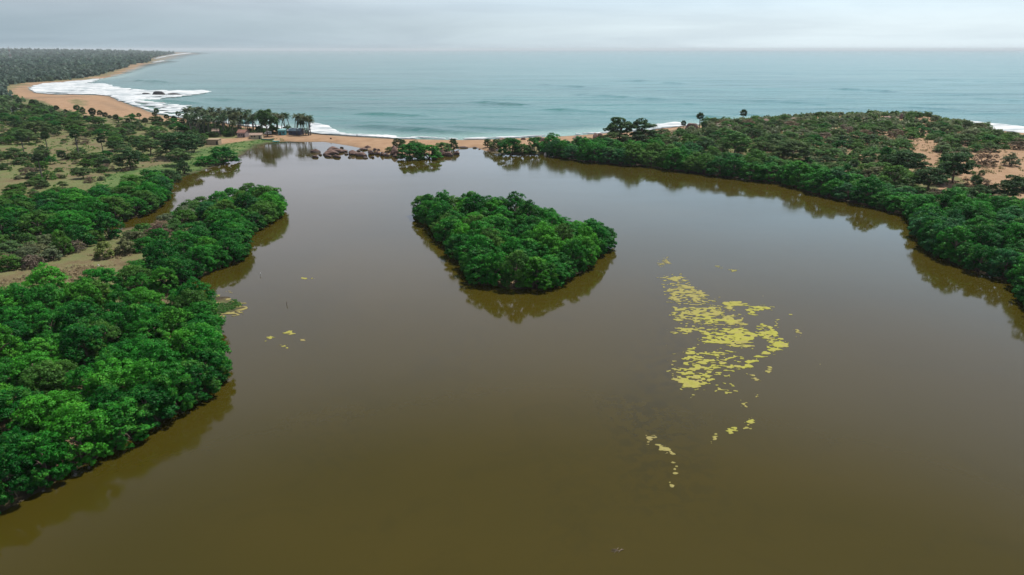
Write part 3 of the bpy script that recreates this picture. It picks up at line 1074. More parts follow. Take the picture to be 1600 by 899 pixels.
def trunk_mesh(name, h, r, limbs, roots, mat, lean=0.0, spread=0.3):
    bm = bmesh.new()
    top = (lean, 0, h)
    tube(bm, [(0, 0, -0.05), (lean * 0.3, 0.01, h * 0.45), top], [r, r * 0.75, r * 0.5], 6)
    for i in range(limbs):
        a = 2 * math.pi * i / limbs + random.uniform(-0.4, 0.4)
        z0 = h * random.uniform(0.4, 0.85)
        x0 = lean * z0 / h
        s = spread * random.uniform(0.75, 1.1)
        tube(bm, [(x0, 0, z0), (x0 + 0.5 * s * math.cos(a), 0.5 * s * math.sin(a), z0 + 0.16), (x0 + s * math.cos(a), s * math.sin(a), z0 + 0.20)],
             [r * 0.55, r * 0.4, r * 0.2], 5)
    for i in range(roots):
        a = 2 * math.pi * i / roots + random.uniform(-0.3, 0.3)
        tube(bm, [(0, 0, 0.14), (0.09 * math.cos(a), 0.09 * math.sin(a), 0.10), (0.16 * math.cos(a), 0.16 * math.sin(a), -0.08)], [r * 0.3, r * 0.28, r * 0.22], 4)
    return bm_mesh(name, bm, mat, True)


MANG_CROWN = [crown_mangrove(k) for k in range(9)]
MANG_TRUNK = [trunk_mesh('mangrove_trunk', 0.6, 0.03, 4, 6, M['bark']) for k in range(3)]


def crown_bush(k, n_puff=12, per=26, sparse=1.0):
    P = []
    for i in range(n_puff):
        a = 2.399 * i + rng.uniform(-0.5, 0.5)
        f = math.sqrt((i + 0.5) / n_puff)
        z = 0.72 - 0.46 * f ** 2 + rng.uniform(-0.1, 0.1)
        P.append((0.36 * f * math.cos(a), 0.36 * f * math.sin(a), z, rng.uniform(0.15, 0.23)))
    for i in range(6):
        a = 2 * math.pi * i / 6 + rng.uniform(-0.4, 0.4)
        P.append((0.34 * math.cos(a), 0.34 * math.sin(a), rng.uniform(0.08, 0.2), rng.uniform(0.12, 0.17)))
    V, F, T, K = puff_leaves(P, int(per * sparse), 0.052, 8, 0.42, -0.3, 0.5)
    # a few stems inside, so that a bush stands on something
    bm = bmesh.new()
    for i in range(5):
        a = 2 * math.pi * i / 5
        tube(bm, [(0, 0, -0.05), (0.12 * math.cos(a), 0.12 * math.sin(a), 0.25), (0.27 * math.cos(a), 0.27 * math.sin(a), 0.5)], [0.02, 0.015, 0.007], 4, False)
    tm = bpy.data.meshes.new('t'); bm.to_mesh(tm); bm.free()
    sv = np.array([v.co[:] for v in tm.vertices]); sf = np.array([p.vertices[:] for p in tm.polygons]) + len(V)
    bpy.data.meshes.remove(tm)
    idx = np.concatenate([np.zeros(len(F), int), np.ones(len(sf), int)])
    return mesh('bush', np.vstack([V, sv]), np.vstack([F, sf]), None, False, {'tone': np.concatenate([T, np.full(len(sv), 0.3)])}, [M['scrub'], M['bark']], idx,
                np.vstack([K, sv / (np.linalg.norm(sv, axis=1)[:, None] + 1e-6)]))


BUSH = [crown_bush(k) for k in range(7)]
BUSH_THIN = [crown_bush(k, 11, 13) for k in range(3)]


def crown_spread(k, n=15, per=30, flat=0.65):
    """wide umbrella crown of layered flat pads, unit wide, z 0.45..1"""
    P = []
    for i in range(n):
        a = 2.399 * i + rng.uniform(-0.5, 0.5)
        f = math.sqrt((i + 0.5) / n)
        z = 0.86 - 0.36 * f ** 2 + rng.uniform(-0.1, 0.07)
        P.append((0.38 * f * math.cos(a), 0.38 * f * math.sin(a), z, rng.uniform(0.13, 0.19), flat))
    for i in range(8):
        a = 2 * math.pi * i / 8 + rng.uniform(-0.5, 0.5)
        rr = rng.uniform(0.2, 0.36)
        P.append((rr * math.cos(a), rr * math.sin(a), rng.uniform(0.22, 0.5), rng.uniform(0.11, 0.16), 0.8))
    V, F, T, K = puff_leaves(P, per, 0.042, 9, 0.45, -0.2, 0.45)
    return mesh('spreading_crown', V, F, M['scrub'], False, {'tone': T}, normals=K)


SPREAD_CROWN = [crown_spread(k) for k in range(6)]
SPREAD_TRUNK = [trunk_mesh('spreading_trunk', 0.62, 0.028, 5, 0, M['bark'], 0.04, 0.32) for k in range(3)]


def palmyra_crown(k):
    """ball of stiff fan leaves, radius about 1, centred at 0"""
    V, F, T = [], [], []
    for i in range(46):
        z = 1 - 2 * (i + 0.5) / 46
        if z < -0.75: continue
        a = 2.399 * i + rng.uniform(-0.2, 0.2)
        s = math.sqrt(1 - z * z)
        d = Vector((s * math.cos(a), s * math.sin(a), z)); d.normalize()
        side = d.cross(Vector((0, 0, 1)))
        if side.length < 0.05: side = Vector((1, 0, 0))
        side.normalize()
        up = side.cross(d)
        tw = rng.uniform(-0.7, 0.7)
        sd = side * math.cos(tw) + up * math.sin(tw)
        hub = d * 0.42
        ln = rng.uniform(0.5, 0.66)
        tone = float(np.clip(rng.uniform(0.2, 0.9) + 0.2 * z, 0, 1))
        b = len(V)
        nrm = d.cross(sd)
        V += [tuple(d * 0.05 - sd * 0.012), tuple(d * 0.05 + sd * 0.012), tuple(hub + sd * 0.02), tuple(hub - sd * 0.02)]
        F.append((b, b + 1, b + 2, b + 3)); T += [0.3] * 4
        nb = 9
        for q in range(nb):
            th = (q - (nb - 1) / 2) * 0.27
            e = d * math.cos(th) + sd * math.sin(th)
            w = (sd * math.cos(th) - d * math.sin(th)) * 0.075
            b = len(V)
            V += [tuple(hub), tuple(hub + e * ln * 0.6 - w + nrm * 0.02), tuple(hub + e * ln), tuple(hub + e * ln * 0.6 + w - nrm * 0.02)]
            F.append((b, b + 1, b + 2, b + 3)); T += [tone] * 4
    return mesh('palmyra_crown', V, np.array(F), M['palm'], False, {'tone': T})


def palm_trunk(name, h, r, bend):
    bm = bmesh.new()
    n = 7
    path = [(bend * (i / n) ** 1.8, 0, h * i / n - (0.1 if i == 0 else 0)) for i in range(n + 1)]
    rad = [r * (1.35 if i == 0 else 1.0 + 0.12 * (i % 2) - 0.25 * i / n) for i in range(n + 1)]
    tube(bm, path, rad, 7)
    return bm_mesh(name, bm, M['palm_bark'], True)


def coconut_crown(k):
    V, F, T = [], [], []
    nf = 15
    for i in range(nf):
        a = 2.399 * i + rng.uniform(-0.2, 0.2)
        el = 1.3 - 1.55 * (i / nf) + rng.uniform(-0.12, 0.12)
        L_ = rng.uniform(0.85, 1.1)
        h = Vector((math.cos(a), math.sin(a), 0))
        p = Vector((0, 0, 0)); th = el
        tone = rng.uniform(0.15, 0.85)
        prev = p.copy()
        side = Vector((-math.sin(a), math.cos(a), 0))
        n = 9
        for q in range(n):
            d = h * math.cos(th) + Vector((0, 0, 1)) * math.sin(th)
            p = prev + d * (L_ / n)
            b = len(V)
            up = side.cross(d)
            w = 0.012
            V += [tuple(prev - side * w), tuple(prev + side * w), tuple(p + side * w), tuple(p - side * w)]
            F.append((b, b + 1, b + 2, b + 3)); T += [0.5] * 4
            ll = 0.22 * math.sin(math.pi * (0.12 + 0.83 * (q + 0.5) / n)) + 0.03
            for sg in (-1, 1):
                for u in (0.15, 0.65):
                    o = prev + d * (L_ / n) * u
                    tip = o + side * sg * ll * 0.85 + d * ll * 0.45 + Vector((0, 0, -1)) * ll * rng.uniform(0.35, 0.65)
                    m = (o + tip) / 2 + d * 0.035 + Vector((0, 0, 0.02))
                    b = len(V)
                    V += [tuple(o), tuple(m), tuple(tip), tuple((o + tip) / 2 - d * 0.035)]
                    F.append((b, b + 1, b + 2, b + 3)); T += [float(np.clip(tone + rng.normal() * 0.1, 0, 1))] * 4
            prev = p
            th -= 0.19
    return mesh('coconut_crown', V, np.array(F), M['palm'], False, {'tone': T})


PALMYRA_CROWN = [palmyra_crown(k) for k in range(4)]
PALMYRA_TRUNK = [palm_trunk('palmyra_trunk', 1.0, 0.03, 0.0), palm_trunk('palmyra_trunk', 1.0, 0.03, 0.05)]
COCO_CROWN = [coconut_crown(k) for k in range(5)]
COCO_TRUNK = [palm_trunk('coconut_trunk', 1.0, 0.022, b) for b in (0.08, 0.16, 0.25)]

ORD = ('zeroth first second third fourth fifth sixth seventh eighth ninth tenth eleventh twelfth thirteenth fourteenth fifteenth sixteenth '
       'seventeenth eighteenth nineteenth').split()
TENS = {2: 'twenty', 3: 'thirty', 4: 'forty', 5: 'fifty'}
TENTH = {2: 'twentieth', 3: 'thirtieth', 4: 'fortieth', 5: 'fiftieth'}


def ordinal(n):
    if n < 20: return ORD[n]
    return TENTH[n // 10] if n % 10 == 0 else TENS[n // 10] + '-' + ORD[n % 10]


# leaf colours: (word, albedo)
TINT = {
    'deep': ('deep green', (0.008, 0.130, 0.013)), 'mid': ('mid green', (0.020, 0.190, 0.016)), 'bright': ('bright green', (0.048, 0.260, 0.018)),
    'olive': ('olive green', (0.055, 0.165, 0.022)), 'blue': ('bluish green', (0.020, 0.140, 0.038)),
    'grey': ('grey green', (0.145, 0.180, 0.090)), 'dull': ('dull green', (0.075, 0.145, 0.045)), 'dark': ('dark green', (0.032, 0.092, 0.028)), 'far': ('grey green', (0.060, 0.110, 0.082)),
    'fresh': ('fresh green', (0.062, 0.175, 0.038)), 'yellow': ('yellowish green', (0.150, 0.205, 0.045)), 'brown': ('bare brownish', (0.175, 0.130, 0.095)),
    'straw': ('straw', (0.27, 0.215, 0.115)),
    'palm': ('dark green', (0.032, 0.060, 0.026)), 'palm2': ('olive', (0.062, 0.085, 0.032)), 'palm3': ('green', (0.038, 0.090, 0.032)),
}


def col4(tint, jit=0.14):
    c = TINT[tint][1]
    j = random.uniform(1 - jit, 1 + jit)
    return (c[0] * j * random.uniform(0.9, 1.12), c[1] * j, c[2] * j * random.uniform(0.9, 1.12), 1.0)


def tree(name, crown, trunk, x, y, z, w, h, tint, label, cat, group, part_names=('trunk', 'crown'), w2=None):
    root = link(name, None, None, (x, y, z))
    root.rotation_euler = (0, 0, random.uniform(0, 6.28))
    root.empty_display_size = 0.5
    tag(root, label, cat, group)
    t = link(part_names[0], trunk, root); t.scale = (w, w, h)
    c = link(part_names[1], crown, root); c.scale = (w, w2 or w, h); c.color = col4(tint)
    return root


def palm(name, crown, trunk, x, y, z, cr, h, bend, tint, label, cat, group):
    root = link(name, None, None, (x, y, z))
    root.rotation_euler = (0, 0, random.uniform(0, 6.28))
    tag(root, label, cat, group)
    t = link('trunk', trunk, root); t.scale = (h, h, h)
    c = link('crown', crown, root, (bend * h, 0, h)); c.scale = (cr, cr, cr); c.color = col4(tint)
    c.rotation_euler = (random.uniform(-0.12, 0.12), random.uniform(-0.12, 0.12), 0)
    return root


def bush(name, me, x, y, z, w, h, tint, label, cat, group):
    o = link(name, me, None, (x, y, z))
    o.rotation_euler = (0, 0, random.uniform(0, 6.28))
    o.scale = (w, w * random.uniform(0.85, 1.15), h)
    o.color = col4(tint)
    tag(o, label, cat, group)
    return o


def hexgrid(P, step, jit=0.28):
    x0, y0 = P.min(0) - step
    x1, y1 = P.max(0) + step
    out = []
    j = 0
    y = y0
    while y < y1:
        x = x0 + (0.5 * step if j % 2 else 0)
        while x < x1:
            out.append((x + random.uniform(-jit, jit) * step, y + random.uniform(-jit, jit) * step))
            x += step
        y += step * 0.87
        j += 1
    return np.array(out)


def in_view(x, y, z, mx=70, top=30):
    if y < 5: return False
    px, py = proj(x, y, z)
    return -mx < px < 1600 + mx and -20 < py < 899 + 120


def rows_and_places(items, key_row, first, word_in, region):
    """items: list of dicts; gives each a place phrase: row by key_row, then order from the left in the photograph's view"""
    rows = {}
    for it in items:
        rows.setdefault(key_row(it), []).append(it)
    for n, r in enumerate(sorted(rows)):
        L_ = sorted(rows[r], key=lambda it: proj(it['x'], it['y'], 1.0)[0])
        for k, it in enumerate(L_):
            where = first if n == 0 else f'{ordinal(n + 1)} {word_in}'
            it['place'] = f'{where} {region}, {ordinal(k + 1)} from left'


MANG_N = 0


def mangroves(poly_px, step, hgt, region, group, tints, seed, inset=1.6, wscale=1.2, tall=None):
    """a stand of mangroves over an outline; rows are counted in from the water"""
    global MANG_N
    random.seed(seed)
    P = pts(poly_px)
    G = hexgrid(P, step)
    G = G[sdist(P, G[:, 0], G[:, 1]) > -0.22 * step]
    G = G[dists(G[:, 0], G[:, 1])[0] > 0.62 * step]
    E = []
    for ring in (LAGOON, ISLAND):
        seg = np.linalg.norm(np.roll(ring, -1, 0) - ring, axis=1)
        cum = np.concatenate([[0], np.cumsum(seg)])
        for q in np.arange(0, cum[-1], 0.74 * step):
            i = min(int(np.searchsorted(cum, q, 'right')) - 1, len(ring) - 1)
            a, b = ring[i], ring[(i + 1) % len(ring)]
            p = a + (b - a) * (q - cum[i]) / max(seg[i], 1e-6)
            nrm = np.array([-(b - a)[1], (b - a)[0]]) / max(seg[i], 1e-6)
            for sg in (1, -1):
                c = p + nrm * sg * 0.27 * step
                if dists(c[:1], c[1:])[0][0] > 0:
                    E.append(c + np.array([random.uniform(-.1, .1), random.uniform(-.1, .1)]) * step)
                    break
    E = np.array(E)
    E = E[sdist(P, E[:, 0], E[:, 1]) > -2.5]
    G = np.vstack([G, E])
    gz, dl, ds = height(G[:, 0], G[:, 1], True)
    its = []
    for (x, y), z, d in zip(G, gz, dl):
        if d < -0.8 or not in_view(x, y, 3, 75): continue
        if d < 0.2: z = -0.1
        its.append(dict(x=x, y=y, z=max(z, -0.2), d=d, tint=random.choices([t for t, _ in tints], [w for _, w in tints])[0], s=random.uniform(0.82, 1.2)))
    rows_and_places(its, lambda it: int((it['d'] + 0.4 * step) / (step * 0.95)), 'mangrove on the water edge of', 'mangrove row in on', region)
    for it in its:
        w = step * wscale * it['s']
        h = hgt * random.uniform(0.72, 1.18) * (0.5 + 0.5 * it['s'])
        if tall is not None: h *= tall(it)
        tree('mangrove_tree', random.choice(MANG_CROWN), random.choice(MANG_TRUNK), it['x'], it['y'], it['z'], w, h, it['tint'],
             f"{TINT[it['tint']][0]} {it['place']}", 'mangrove', group)
    MANG_N += len(its)
    return its


GREEN = [('deep', 3), ('mid', 4), ('bright', 2), ('olive', 1)]
MIXED = [('deep', 2), ('mid', 4), ('bright', 2), ('olive', 2), ('blue', 1)]
BANK = [('deep', 2), ('blue', 3), ('mid', 4), ('olive', 2)]

# the big stand at the lower left
mangroves([(-420, 1080), (0, 803), (60, 768), (130, 724), (200, 690), (260, 655), (310, 626), (342, 606), (349, 594), (338, 575), (329, 552), (334, 524), (324, 500),
           (250, 490), (100, 494), (-60, 505), (-420, 560)], 6.5, 6.8, 'the large near stand', 'mangroves of the large near stand', [('deep', 3), ('mid', 4), ('bright', 3), ('olive', 1)], 1)
# the island
mangroves([(652, 343), (680, 361), (696, 382), (708, 405), (736, 424), (744, 446), (800, 457), (858, 454), (918, 428), (924, 414), (952, 392), (956, 380),
           (920, 364), (850, 352), (770, 341), (700, 335), (656, 333)], 7.4, 6.9, 'the island', 'mangroves covering the island', GREEN, 2, tall=lambda it: 1.18 if it['y'] < 178 else (0.74 if it['x'] > 12 else 1.1))
# strip between the near stand and the open grass
mangroves([(-200, 560), (0, 508), (100, 488), (200, 467), (262, 460), (280, 449), (330, 426), (372, 406), (378, 392), (340, 392), (290, 404), (230, 430), (130, 466), (0, 492), (-200, 536)], 6.6, 6.4, 'the narrow spit', 'mangroves along the narrow spit', GREEN, 3)
# the spit's outer end
mangroves([(378, 392), (384, 378), (400, 362), (434, 340), (437, 326), (415, 319), (372, 316), (345, 330), (324, 350), (300, 374), (290, 400), (340, 392)], 7.2, 6.2, "the spit's outer end", "mangroves at the spit's outer end", MIXED, 4)
# beyond the channel
mangroves([(-260, 440), (0, 372), (60, 376), (120, 374), (146, 358), (190, 345), (230, 335), (250, 324), (256, 308), (250, 298), (200, 303), (130, 316), (60, 328), (0, 344), (-260, 400)], 9.0, 7.0, 'the far channel bank', 'mangroves on the far channel bank', MIXED, 5)
# the long bank on the right
mangroves([(862, 245), (900, 251), (960, 258), (1010, 260), (1060, 268), (1120, 275), (1170, 282), (1220, 286), (1270, 303), (1330, 317), (1370, 326), (1420, 338), (1436, 350),
           (1446, 338), (1400, 318), (1340, 303), (1280, 288), (1230, 272), (1160, 266), (1080, 254), (1000, 247), (930, 240), (866, 236)], 9.6, 8.0, 'the long right bank', 'mangroves along the long right bank', BANK, 6)
# the thick stand at the right edge of the water
mangroves([(1436, 352), (1440, 372), (1444, 388), (1472, 402), (1518, 424), (1556, 436), (1588, 447), (1604, 480), (1640, 525), (1720, 640), (1900, 640), (1800, 420),
           (1700, 365), (1600, 348), (1500, 338), (1446, 338)], 7.6, 7.6, 'the right edge stand', 'mangroves of the right edge stand', [('deep', 3), ('mid', 4), ('blue', 3)], 7)
print('mangroves', MANG_N)

# ------------------------------------------------------------------ scrub, thorn trees and palms
random.seed(20)
TAKEN = []                                   # (x, y, radius) of plants put by hand


def free(x, y, r):
    return all((x - a) ** 2 + (y - b) ** 2 > (r + c) ** 2 * 0.5 for a, b, c in TAKEN)


def pxm(px, y, x):
    """metres for a length of px photo pixels at ground point (x, y)"""
    return px * math.sqrt(x * x + y * y + CAM_H ** 2) / FPX


def place(px, py):
    p = ground_at(px, py)
    z = float(height(np.array([p[0]]), np.array([p[1]]))[0])
    return p[0], p[1], z


# spreading trees that stand out (base pixel, width, height in pixels)
for px, py, w, h, tint, lab in [
    (284, 246, 66, 35, 'dark', 'biggest dark umbrella tree on the edge of the green bank beside the lagoon'),
    (304, 237, 34, 28, 'dark', 'dark spreading tree just behind the biggest umbrella tree, nearer the tan hut'),
    (281, 259, 34, 23, 'dull', 'flat topped tree casting a streak of shade on the bright grass'),
    (204, 264, 40, 27, 'dark', 'dense dark tree at the back corner of the bright grass'),
    (236, 242, 36, 22, 'dull', 'dull green spreading tree between the dense dark tree and the biggest umbrella tree'),
    (57, 213, 44, 19, 'dull', 'wide flat thorn tree in the middle of the brown field'),
    (46, 225, 30, 14, 'dull', 'small flat thorn tree at the field edge beside a pale track'),
    (26, 255, 28, 19, 'dull', 'low spreading thorn tree standing over the pale track'),
    (418, 213, 34, 38, 'dark', 'tall round dark tree rising above the huts by the beach'),
    (968, 223, 50, 38, 'dark', 'broad tall tree with gaps in its crown above the end of the beach'),
    (1003, 224, 46, 34, 'dark', 'tall open crowned tree, inland one of the pair by the end of the beach'),
    (1100, 243, 38, 26, 'dark', 'dark round scrub tree behind the middle of the long right bank'),
    (1147, 242, 44, 32, 'fresh', 'bright topped spreading tree behind the middle of the long right bank'),
    (1192, 244, 36, 21, 'dull', 'pale flat topped tree above the long right bank, beside a bright topped one'),
    (1238, 251, 54, 29, 'dull', 'large spreading tree on the slope above the long right bank'),
    (1416, 271, 54, 31, 'dark', 'wide dark tree at the edge of the lower sand clearing'),
    (1488, 286, 54, 41, 'dark', 'dark domed tree right beside the biggest sand clearing'),
    (1450, 297, 50, 30, 'dark', 'dark round tree between two sand clearings, just above the right edge stand'),
    (1396, 296, 50, 33, 'olive', 'olive spreading tree just behind the long right bank near its end'),
    (1582, 313, 44, 31, 'dark', 'dark tree with visible trunk behind the right edge stand'),
    (1528, 314, 26, 20, 'dark', 'smaller dark tree next to the sand patch behind the right edge stand'),
]:
    x, y, z = place(px, py)
    wm, hm = pxm(w, y, x), pxm(h, y, x) * 1.04
    TAKEN.append((x, y, wm * 0.5))
    tree('spreading_tree', random.choice(SPREAD_CROWN), random.choice(SPREAD_TRUNK), x, y, z, wm, hm, tint, lab, 'tree', None)

# single bushes that stand out
for px, py, w, h, tint, me, lab in [
    (962, 226, 46, 20, 'dull', BUSH, 'wide bush under the broad tall tree by the end of the beach'),
    (998, 228, 44, 18, 'dark', BUSH, 'wide dark bush under the tall open crowned tree by the end of the beach'),
    (164, 403, 26, 24, 'yellow', BUSH, 'lone yellowish green bush on the open brown grass behind the spit'),
    (196, 396, 30, 22, 'grey', BUSH, 'grey green bush right of the lone yellowish bush'),
    (100, 398, 28, 34, 'olive', BUSH, 'upright olive bush at the edge of the open brown grass'),
    (124, 386, 44, 30, 'deep', BUSH, 'deep green round bush beside the upright olive bush'),
    (170, 372, 38, 36, 'deep', BUSH, 'tall deep green bush on the near bank of the narrow channel'),
    (212, 383, 34, 22, 'grey', BUSH, 'grey green bush behind the lone yellowish bush'),
    (250, 373, 38, 24, 'brown', BUSH_THIN, 'brownish half bare bush at the inner end of the spit'),
    (300, 326, 34, 13, 'olive', BUSH, 'olive brown shrub on the channel side of the spit'),
    (350, 254, 48, 23, 'deep', BUSH, 'rounded dense shrub at the lagoon edge below the tan hut'),
    (322, 257, 38, 13, 'mid', BUSH, 'low green shrub next to the rounded dense shrub on the bank'),
    (262, 284, 38, 18, 'dark', BUSH, 'dark low shrub on the point where the channel leaves the lagoon'),
    (288, 272, 22, 22, 'dark', BUSH, 'small dark shrub under the flat topped tree'),
    (240, 290, 40, 24, 'deep', BUSH, 'deep green shrub at the lower edge of the bright grass'),
    (1382, 252, 16, 22, 'deep', BUSH, 'single small green tree like bush standing in the narrow sand clearing'),
    (1579, 259, 24, 16, 'grey', BUSH, 'grey bush alone on the biggest sand clearing'),
    (1538, 258, 34, 19, 'brown', BUSH_THIN, 'brownish bare bush casting a shadow on the biggest sand clearing'),
    (1533, 274, 8, 7, 'dark', BUSH, 'tiny dark bush in the middle of the biggest sand clearing'),
    (1519, 272, 11, 4, 'olive', BUSH, 'flat little tuft on the sand near the tiny dark bush'),
    (1458, 388, 26, 18, 'mid', BUSH, 'round low bush in the water at the corner of the right edge stand'),
    (1428, 344, 16, 12, 'fresh', BUSH, 'small pale bush in the water where the long bank meets the right stand'),
    (1374, 328, 12, 12, 'fresh', BUSH, 'little fresh green bush at the waterline near the end of the long bank'),
]:
    x, y, z = place(px, py)
    wm, hm = pxm(w, y, x), pxm(h, y, x) * 1.05
    TAKEN.append((x, y, wm * 0.45))
    bush('bush', random.choice(me), x, y, max(z, 0) - 0.05, wm, hm, tint, lab, 'bush', None)

# palmyra palms that stand out: base pixel, height px, crown radius px
for px, py, h, cr, lab in [
    (67, 283, 34, 6.5, 'tall palmyra palm standing alone with a long bare trunk in the brown field'),
    (247, 190, 17, 4, 'palmyra palm with a bare trunk against the surf, highest above the grove'),
    (262, 194, 13, 4, 'shorter palmyra palm against the surf beside the one with the bare trunk'),
    (281, 194, 17, 4.2, 'leafy palmyra palm against the surf just before the coconut grove'),
    (122, 180, 13, 4.5, 'palmyra palm in the pale sand at the seaward end of the field, leftmost of three'),
    (131, 184, 13, 4.2, 'palmyra palm in the pale sand at the seaward end of the field, middle of three'),
    (147, 190, 17, 5.2, 'palmyra palm in the pale sand at the seaward end of the field, rightmost of three'),
    (182, 194, 12, 4.2, 'palmyra palm behind the dark bushes, next right of the three on pale sand'),
    (52, 168, 10, 4, 'small palmyra palm before the wide beach, left one of two'),
    (31, 166, 10, 4, 'small palmyra palm before the wide beach beside the pale hut'),
    (124, 246, 34, 7, 'leafy palmyra palm covered with green to its foot in the field'),
    (162, 242, 24, 6, 'palmyra palm with dark trunk by the bare red soil'),
    (38, 240, 26, 6.5, 'palmyra palm beside the pale track in the brown field'),
    (75, 236, 24, 6, 'palmyra palm just right of the track between low bushes'),
    (98, 250, 12, 6, 'stubby dark palmyra palm on the pink soil'),
    (66, 262, 14, 6.5, 'stubby palmyra palm above the one standing alone'),
    (168, 262, 12, 5.5, 'stubby round palmyra palm near the top of the bright grass'),
    (1092, 207, 28, 6.4, 'palmyra palm on the dune edge with a drooping crown, before the cove'),
    (1100, 207, 15, 5.2, 'shorter palmyra palm tucked beside the drooping one before the cove'),
    (1160, 195, 21, 6, 'lone palmyra palm standing up against the sea above the dune'),
    (1067, 206, 16, 4.6, 'palmyra palm rising over the scrub near the dark dune rock'),
    (1522, 298, 20, 8, 'low palmyra palm on the sand behind the right edge stand'),
    (1332, 268, 16, 7, 'stubby round palmyra palm among bright scrub above the long bank'),
    (1098, 262, 22, 8, 'grey leaved palmyra palm behind the long right bank'),
    (1548, 306, 14, 8, 'palmyra palm with a grey crown beside the low one on the sand'),
]:
    x, y, z = place(px, py)
    crm = pxm(cr, y, x)
    hm = max(pxm(h, y, x) * 1.03 - crm * 0.9, 0.6)
    TAKEN.append((x, y, crm * 0.7))
    palm('palmyra_palm', random.choice(PALMYRA_CROWN), PALMYRA_TRUNK[0], x, y, z - 0.05, crm, hm, 0, random.choice(['palm', 'palm', 'palm3']), lab, 'palm', 'single palmyra palms')


def dart(P, n, r_of, seed, excl=(), edge=None, gap=0.78):
    random.seed(seed)
    x0, y0 = P.min(0); x1, y1 = P.max(0)
    out = []
    cell = {}
    tries = 0
    X = np.random.default_rng(seed).uniform([x0, y0], [x1, y1], (n * 40, 2))
    X = X[inside(P, X[:, 0], X[:, 1])]
    for e in excl:
        X = X[sdist(e, X[:, 0], X[:, 1]) < -1.2]
    Z, DL, DS = height(X[:, 0], X[:, 1], True)
    for (x, y), z, dl, ds in zip(X, Z, DL, DS):
        if len(out) >= n: break
        if dl < 3 or ds < (edge or 8) or not in_view(x, y, z + 2): continue
        r = r_of(x, y)
        if not free(x, y, r): continue
        k = (int(x // 8), int(y // 8))
        bad = False
        for a in (-1, 0, 1):
            for b in (-1, 0, 1):
                for (u, v, q) in cell.get((k[0] + a, k[1] + b), ()):
                    if (u - x) ** 2 + (v - y) ** 2 < ((r + q) * gap) ** 2: bad = True; break
                if bad: break
            if bad: break
        if bad: continue
        cell.setdefault(k, []).append((x, y, r))
        out.append((x, y, z, r))
    return out


def depth_rows(items, n_rows):
    """cut a scatter into bands by distance from the camera, so that each row can be followed from the left"""
    items.sort(key=lambda it: math.hypot(it['x'], it['y']))
    per = math.ceil(len(items) / n_rows)
    for i, it in enumerate(items): it['row'] = i // per
    return items


# scrub on the dunes right of the lagoon
DUNE_PX = [(866, 236), (930, 224), (985, 219), (1030, 212), (1080, 204), (1150, 188), (1220, 178), (1300, 176), (1400, 176), (1486, 182), (1540, 204), (1600, 218), (1720, 240),
           (1740, 330), (1690, 362), (1600, 345), (1500, 335), (1446, 335), (1400, 315), (1340, 300), (1280, 285), (1230, 270), (1160, 262), (1080, 252), (1000, 245), (930, 240)]
DP = gpoly(DUNE_PX)
res = dart(DP, 900, lambda x, y: random.uniform(2.3, 4.8) * (0.85 if y > 430 else 1.0), 31, DUNE_OPEN, None, 1.0)
its = []
for x, y, z, r in res:
    back = y + 0.18 * x > 420
    tint = random.choices(['dark', 'dull', 'olive', 'fresh', 'grey', 'brown', 'deep'], [3, 5, 5, 1.5 if back else 3, 2.5 if back else 1, 3 if back else 1, 1 if back else 2])[0]
    its.append(dict(x=x, y=y, z=z, r=r, tint=tint))
its.sort(key=lambda it: -it['r'] * (1.25 if it['tint'] == 'fresh' else 1) / math.hypot(it['x'], it['y']))
big, rest = its[:262], its[262:]
depth_rows(big, 14)
rows_and_places(big, lambda it: it['row'], 'bush in the first row of', 'row of bushes back on', 'the dune scrub')
for it in big:
    thin = it['tint'] == 'brown'
    bush('dune_bush', random.choice(BUSH_THIN if thin else BUSH), it['x'], it['y'], it['z'] - 0.1, it['r'] * 2.5, it['r'] * random.uniform(0.85, 1.25) + 0.5, it['tint'],
         f"{TINT[it['tint']][0]} {it['place']}", 'bush', 'bushes of the dune scrub')


def realise(items, name, label, leaf_n, mat, cat, size_k=0.16):
    """many small far plants as one mass of leaf sprays"""
    Vs, Fs, Ts, b = [], [], [], 0
    cols = []
    for it in items:
        w, h = it['r'], it['h']
        P = []
        n = leaf_n
        e = rng.normal(size=(n, 3)); e[:, 2] = np.abs(e[:, 2]); e /= np.linalg.norm(e, axis=1)[:, None]
        lump = 1 + 0.25 * np.sin(e[:, 0] * 5 + it['x']) * np.cos(e[:, 1] * 5 + it['y'])
        C = e * rng.uniform(0.7, 1.05, (n, 1)) * lump[:, None] * np.array([w, w, h]) + np.array([it['x'], it['y'], it['z']])
        nn = e + rng.normal(size=(n, 3)) * 0.45
        nn /= np.linalg.norm(nn, axis=1)[:, None]
        V, F, T = leaf_quads(C, nn, size_k * (w + h) * 1.6, np.clip(rng.normal(size=n) * 0.12 + it['t'], 0, 1))
        Vs.append(V); Fs.append(F + b); Ts.append(T); b += len(V)
    me = mesh(name, np.vstack(Vs), np.vstack(Fs), mat, False, {'tone': np.concatenate(Ts)})
    o = link(name, me)
    tag(o, label, cat, None, 'stuff')
    return o


for tint_set, tc, lab in [(('dark', 'dull', 'deep', 'fresh'), 'dark', 'small far dark green bushes filling the dune scrub'),
                          (('olive', 'grey', 'brown'), 'grey', 'small far greyish bushes filling the dune scrub')]:
    sub = [dict(it, h=it['r'] * 0.8 + 0.2, r=it['r'] * 1.0, t=random.uniform(0.2, 0.8)) for it in rest if it['tint'] in tint_set]
    if sub:
        o = realise(sub, 'far_scrub', lab, 130, M['scrub'], 'scrub')
        o.color = col4('dull' if tc == 'dark' else tc, 0.01)

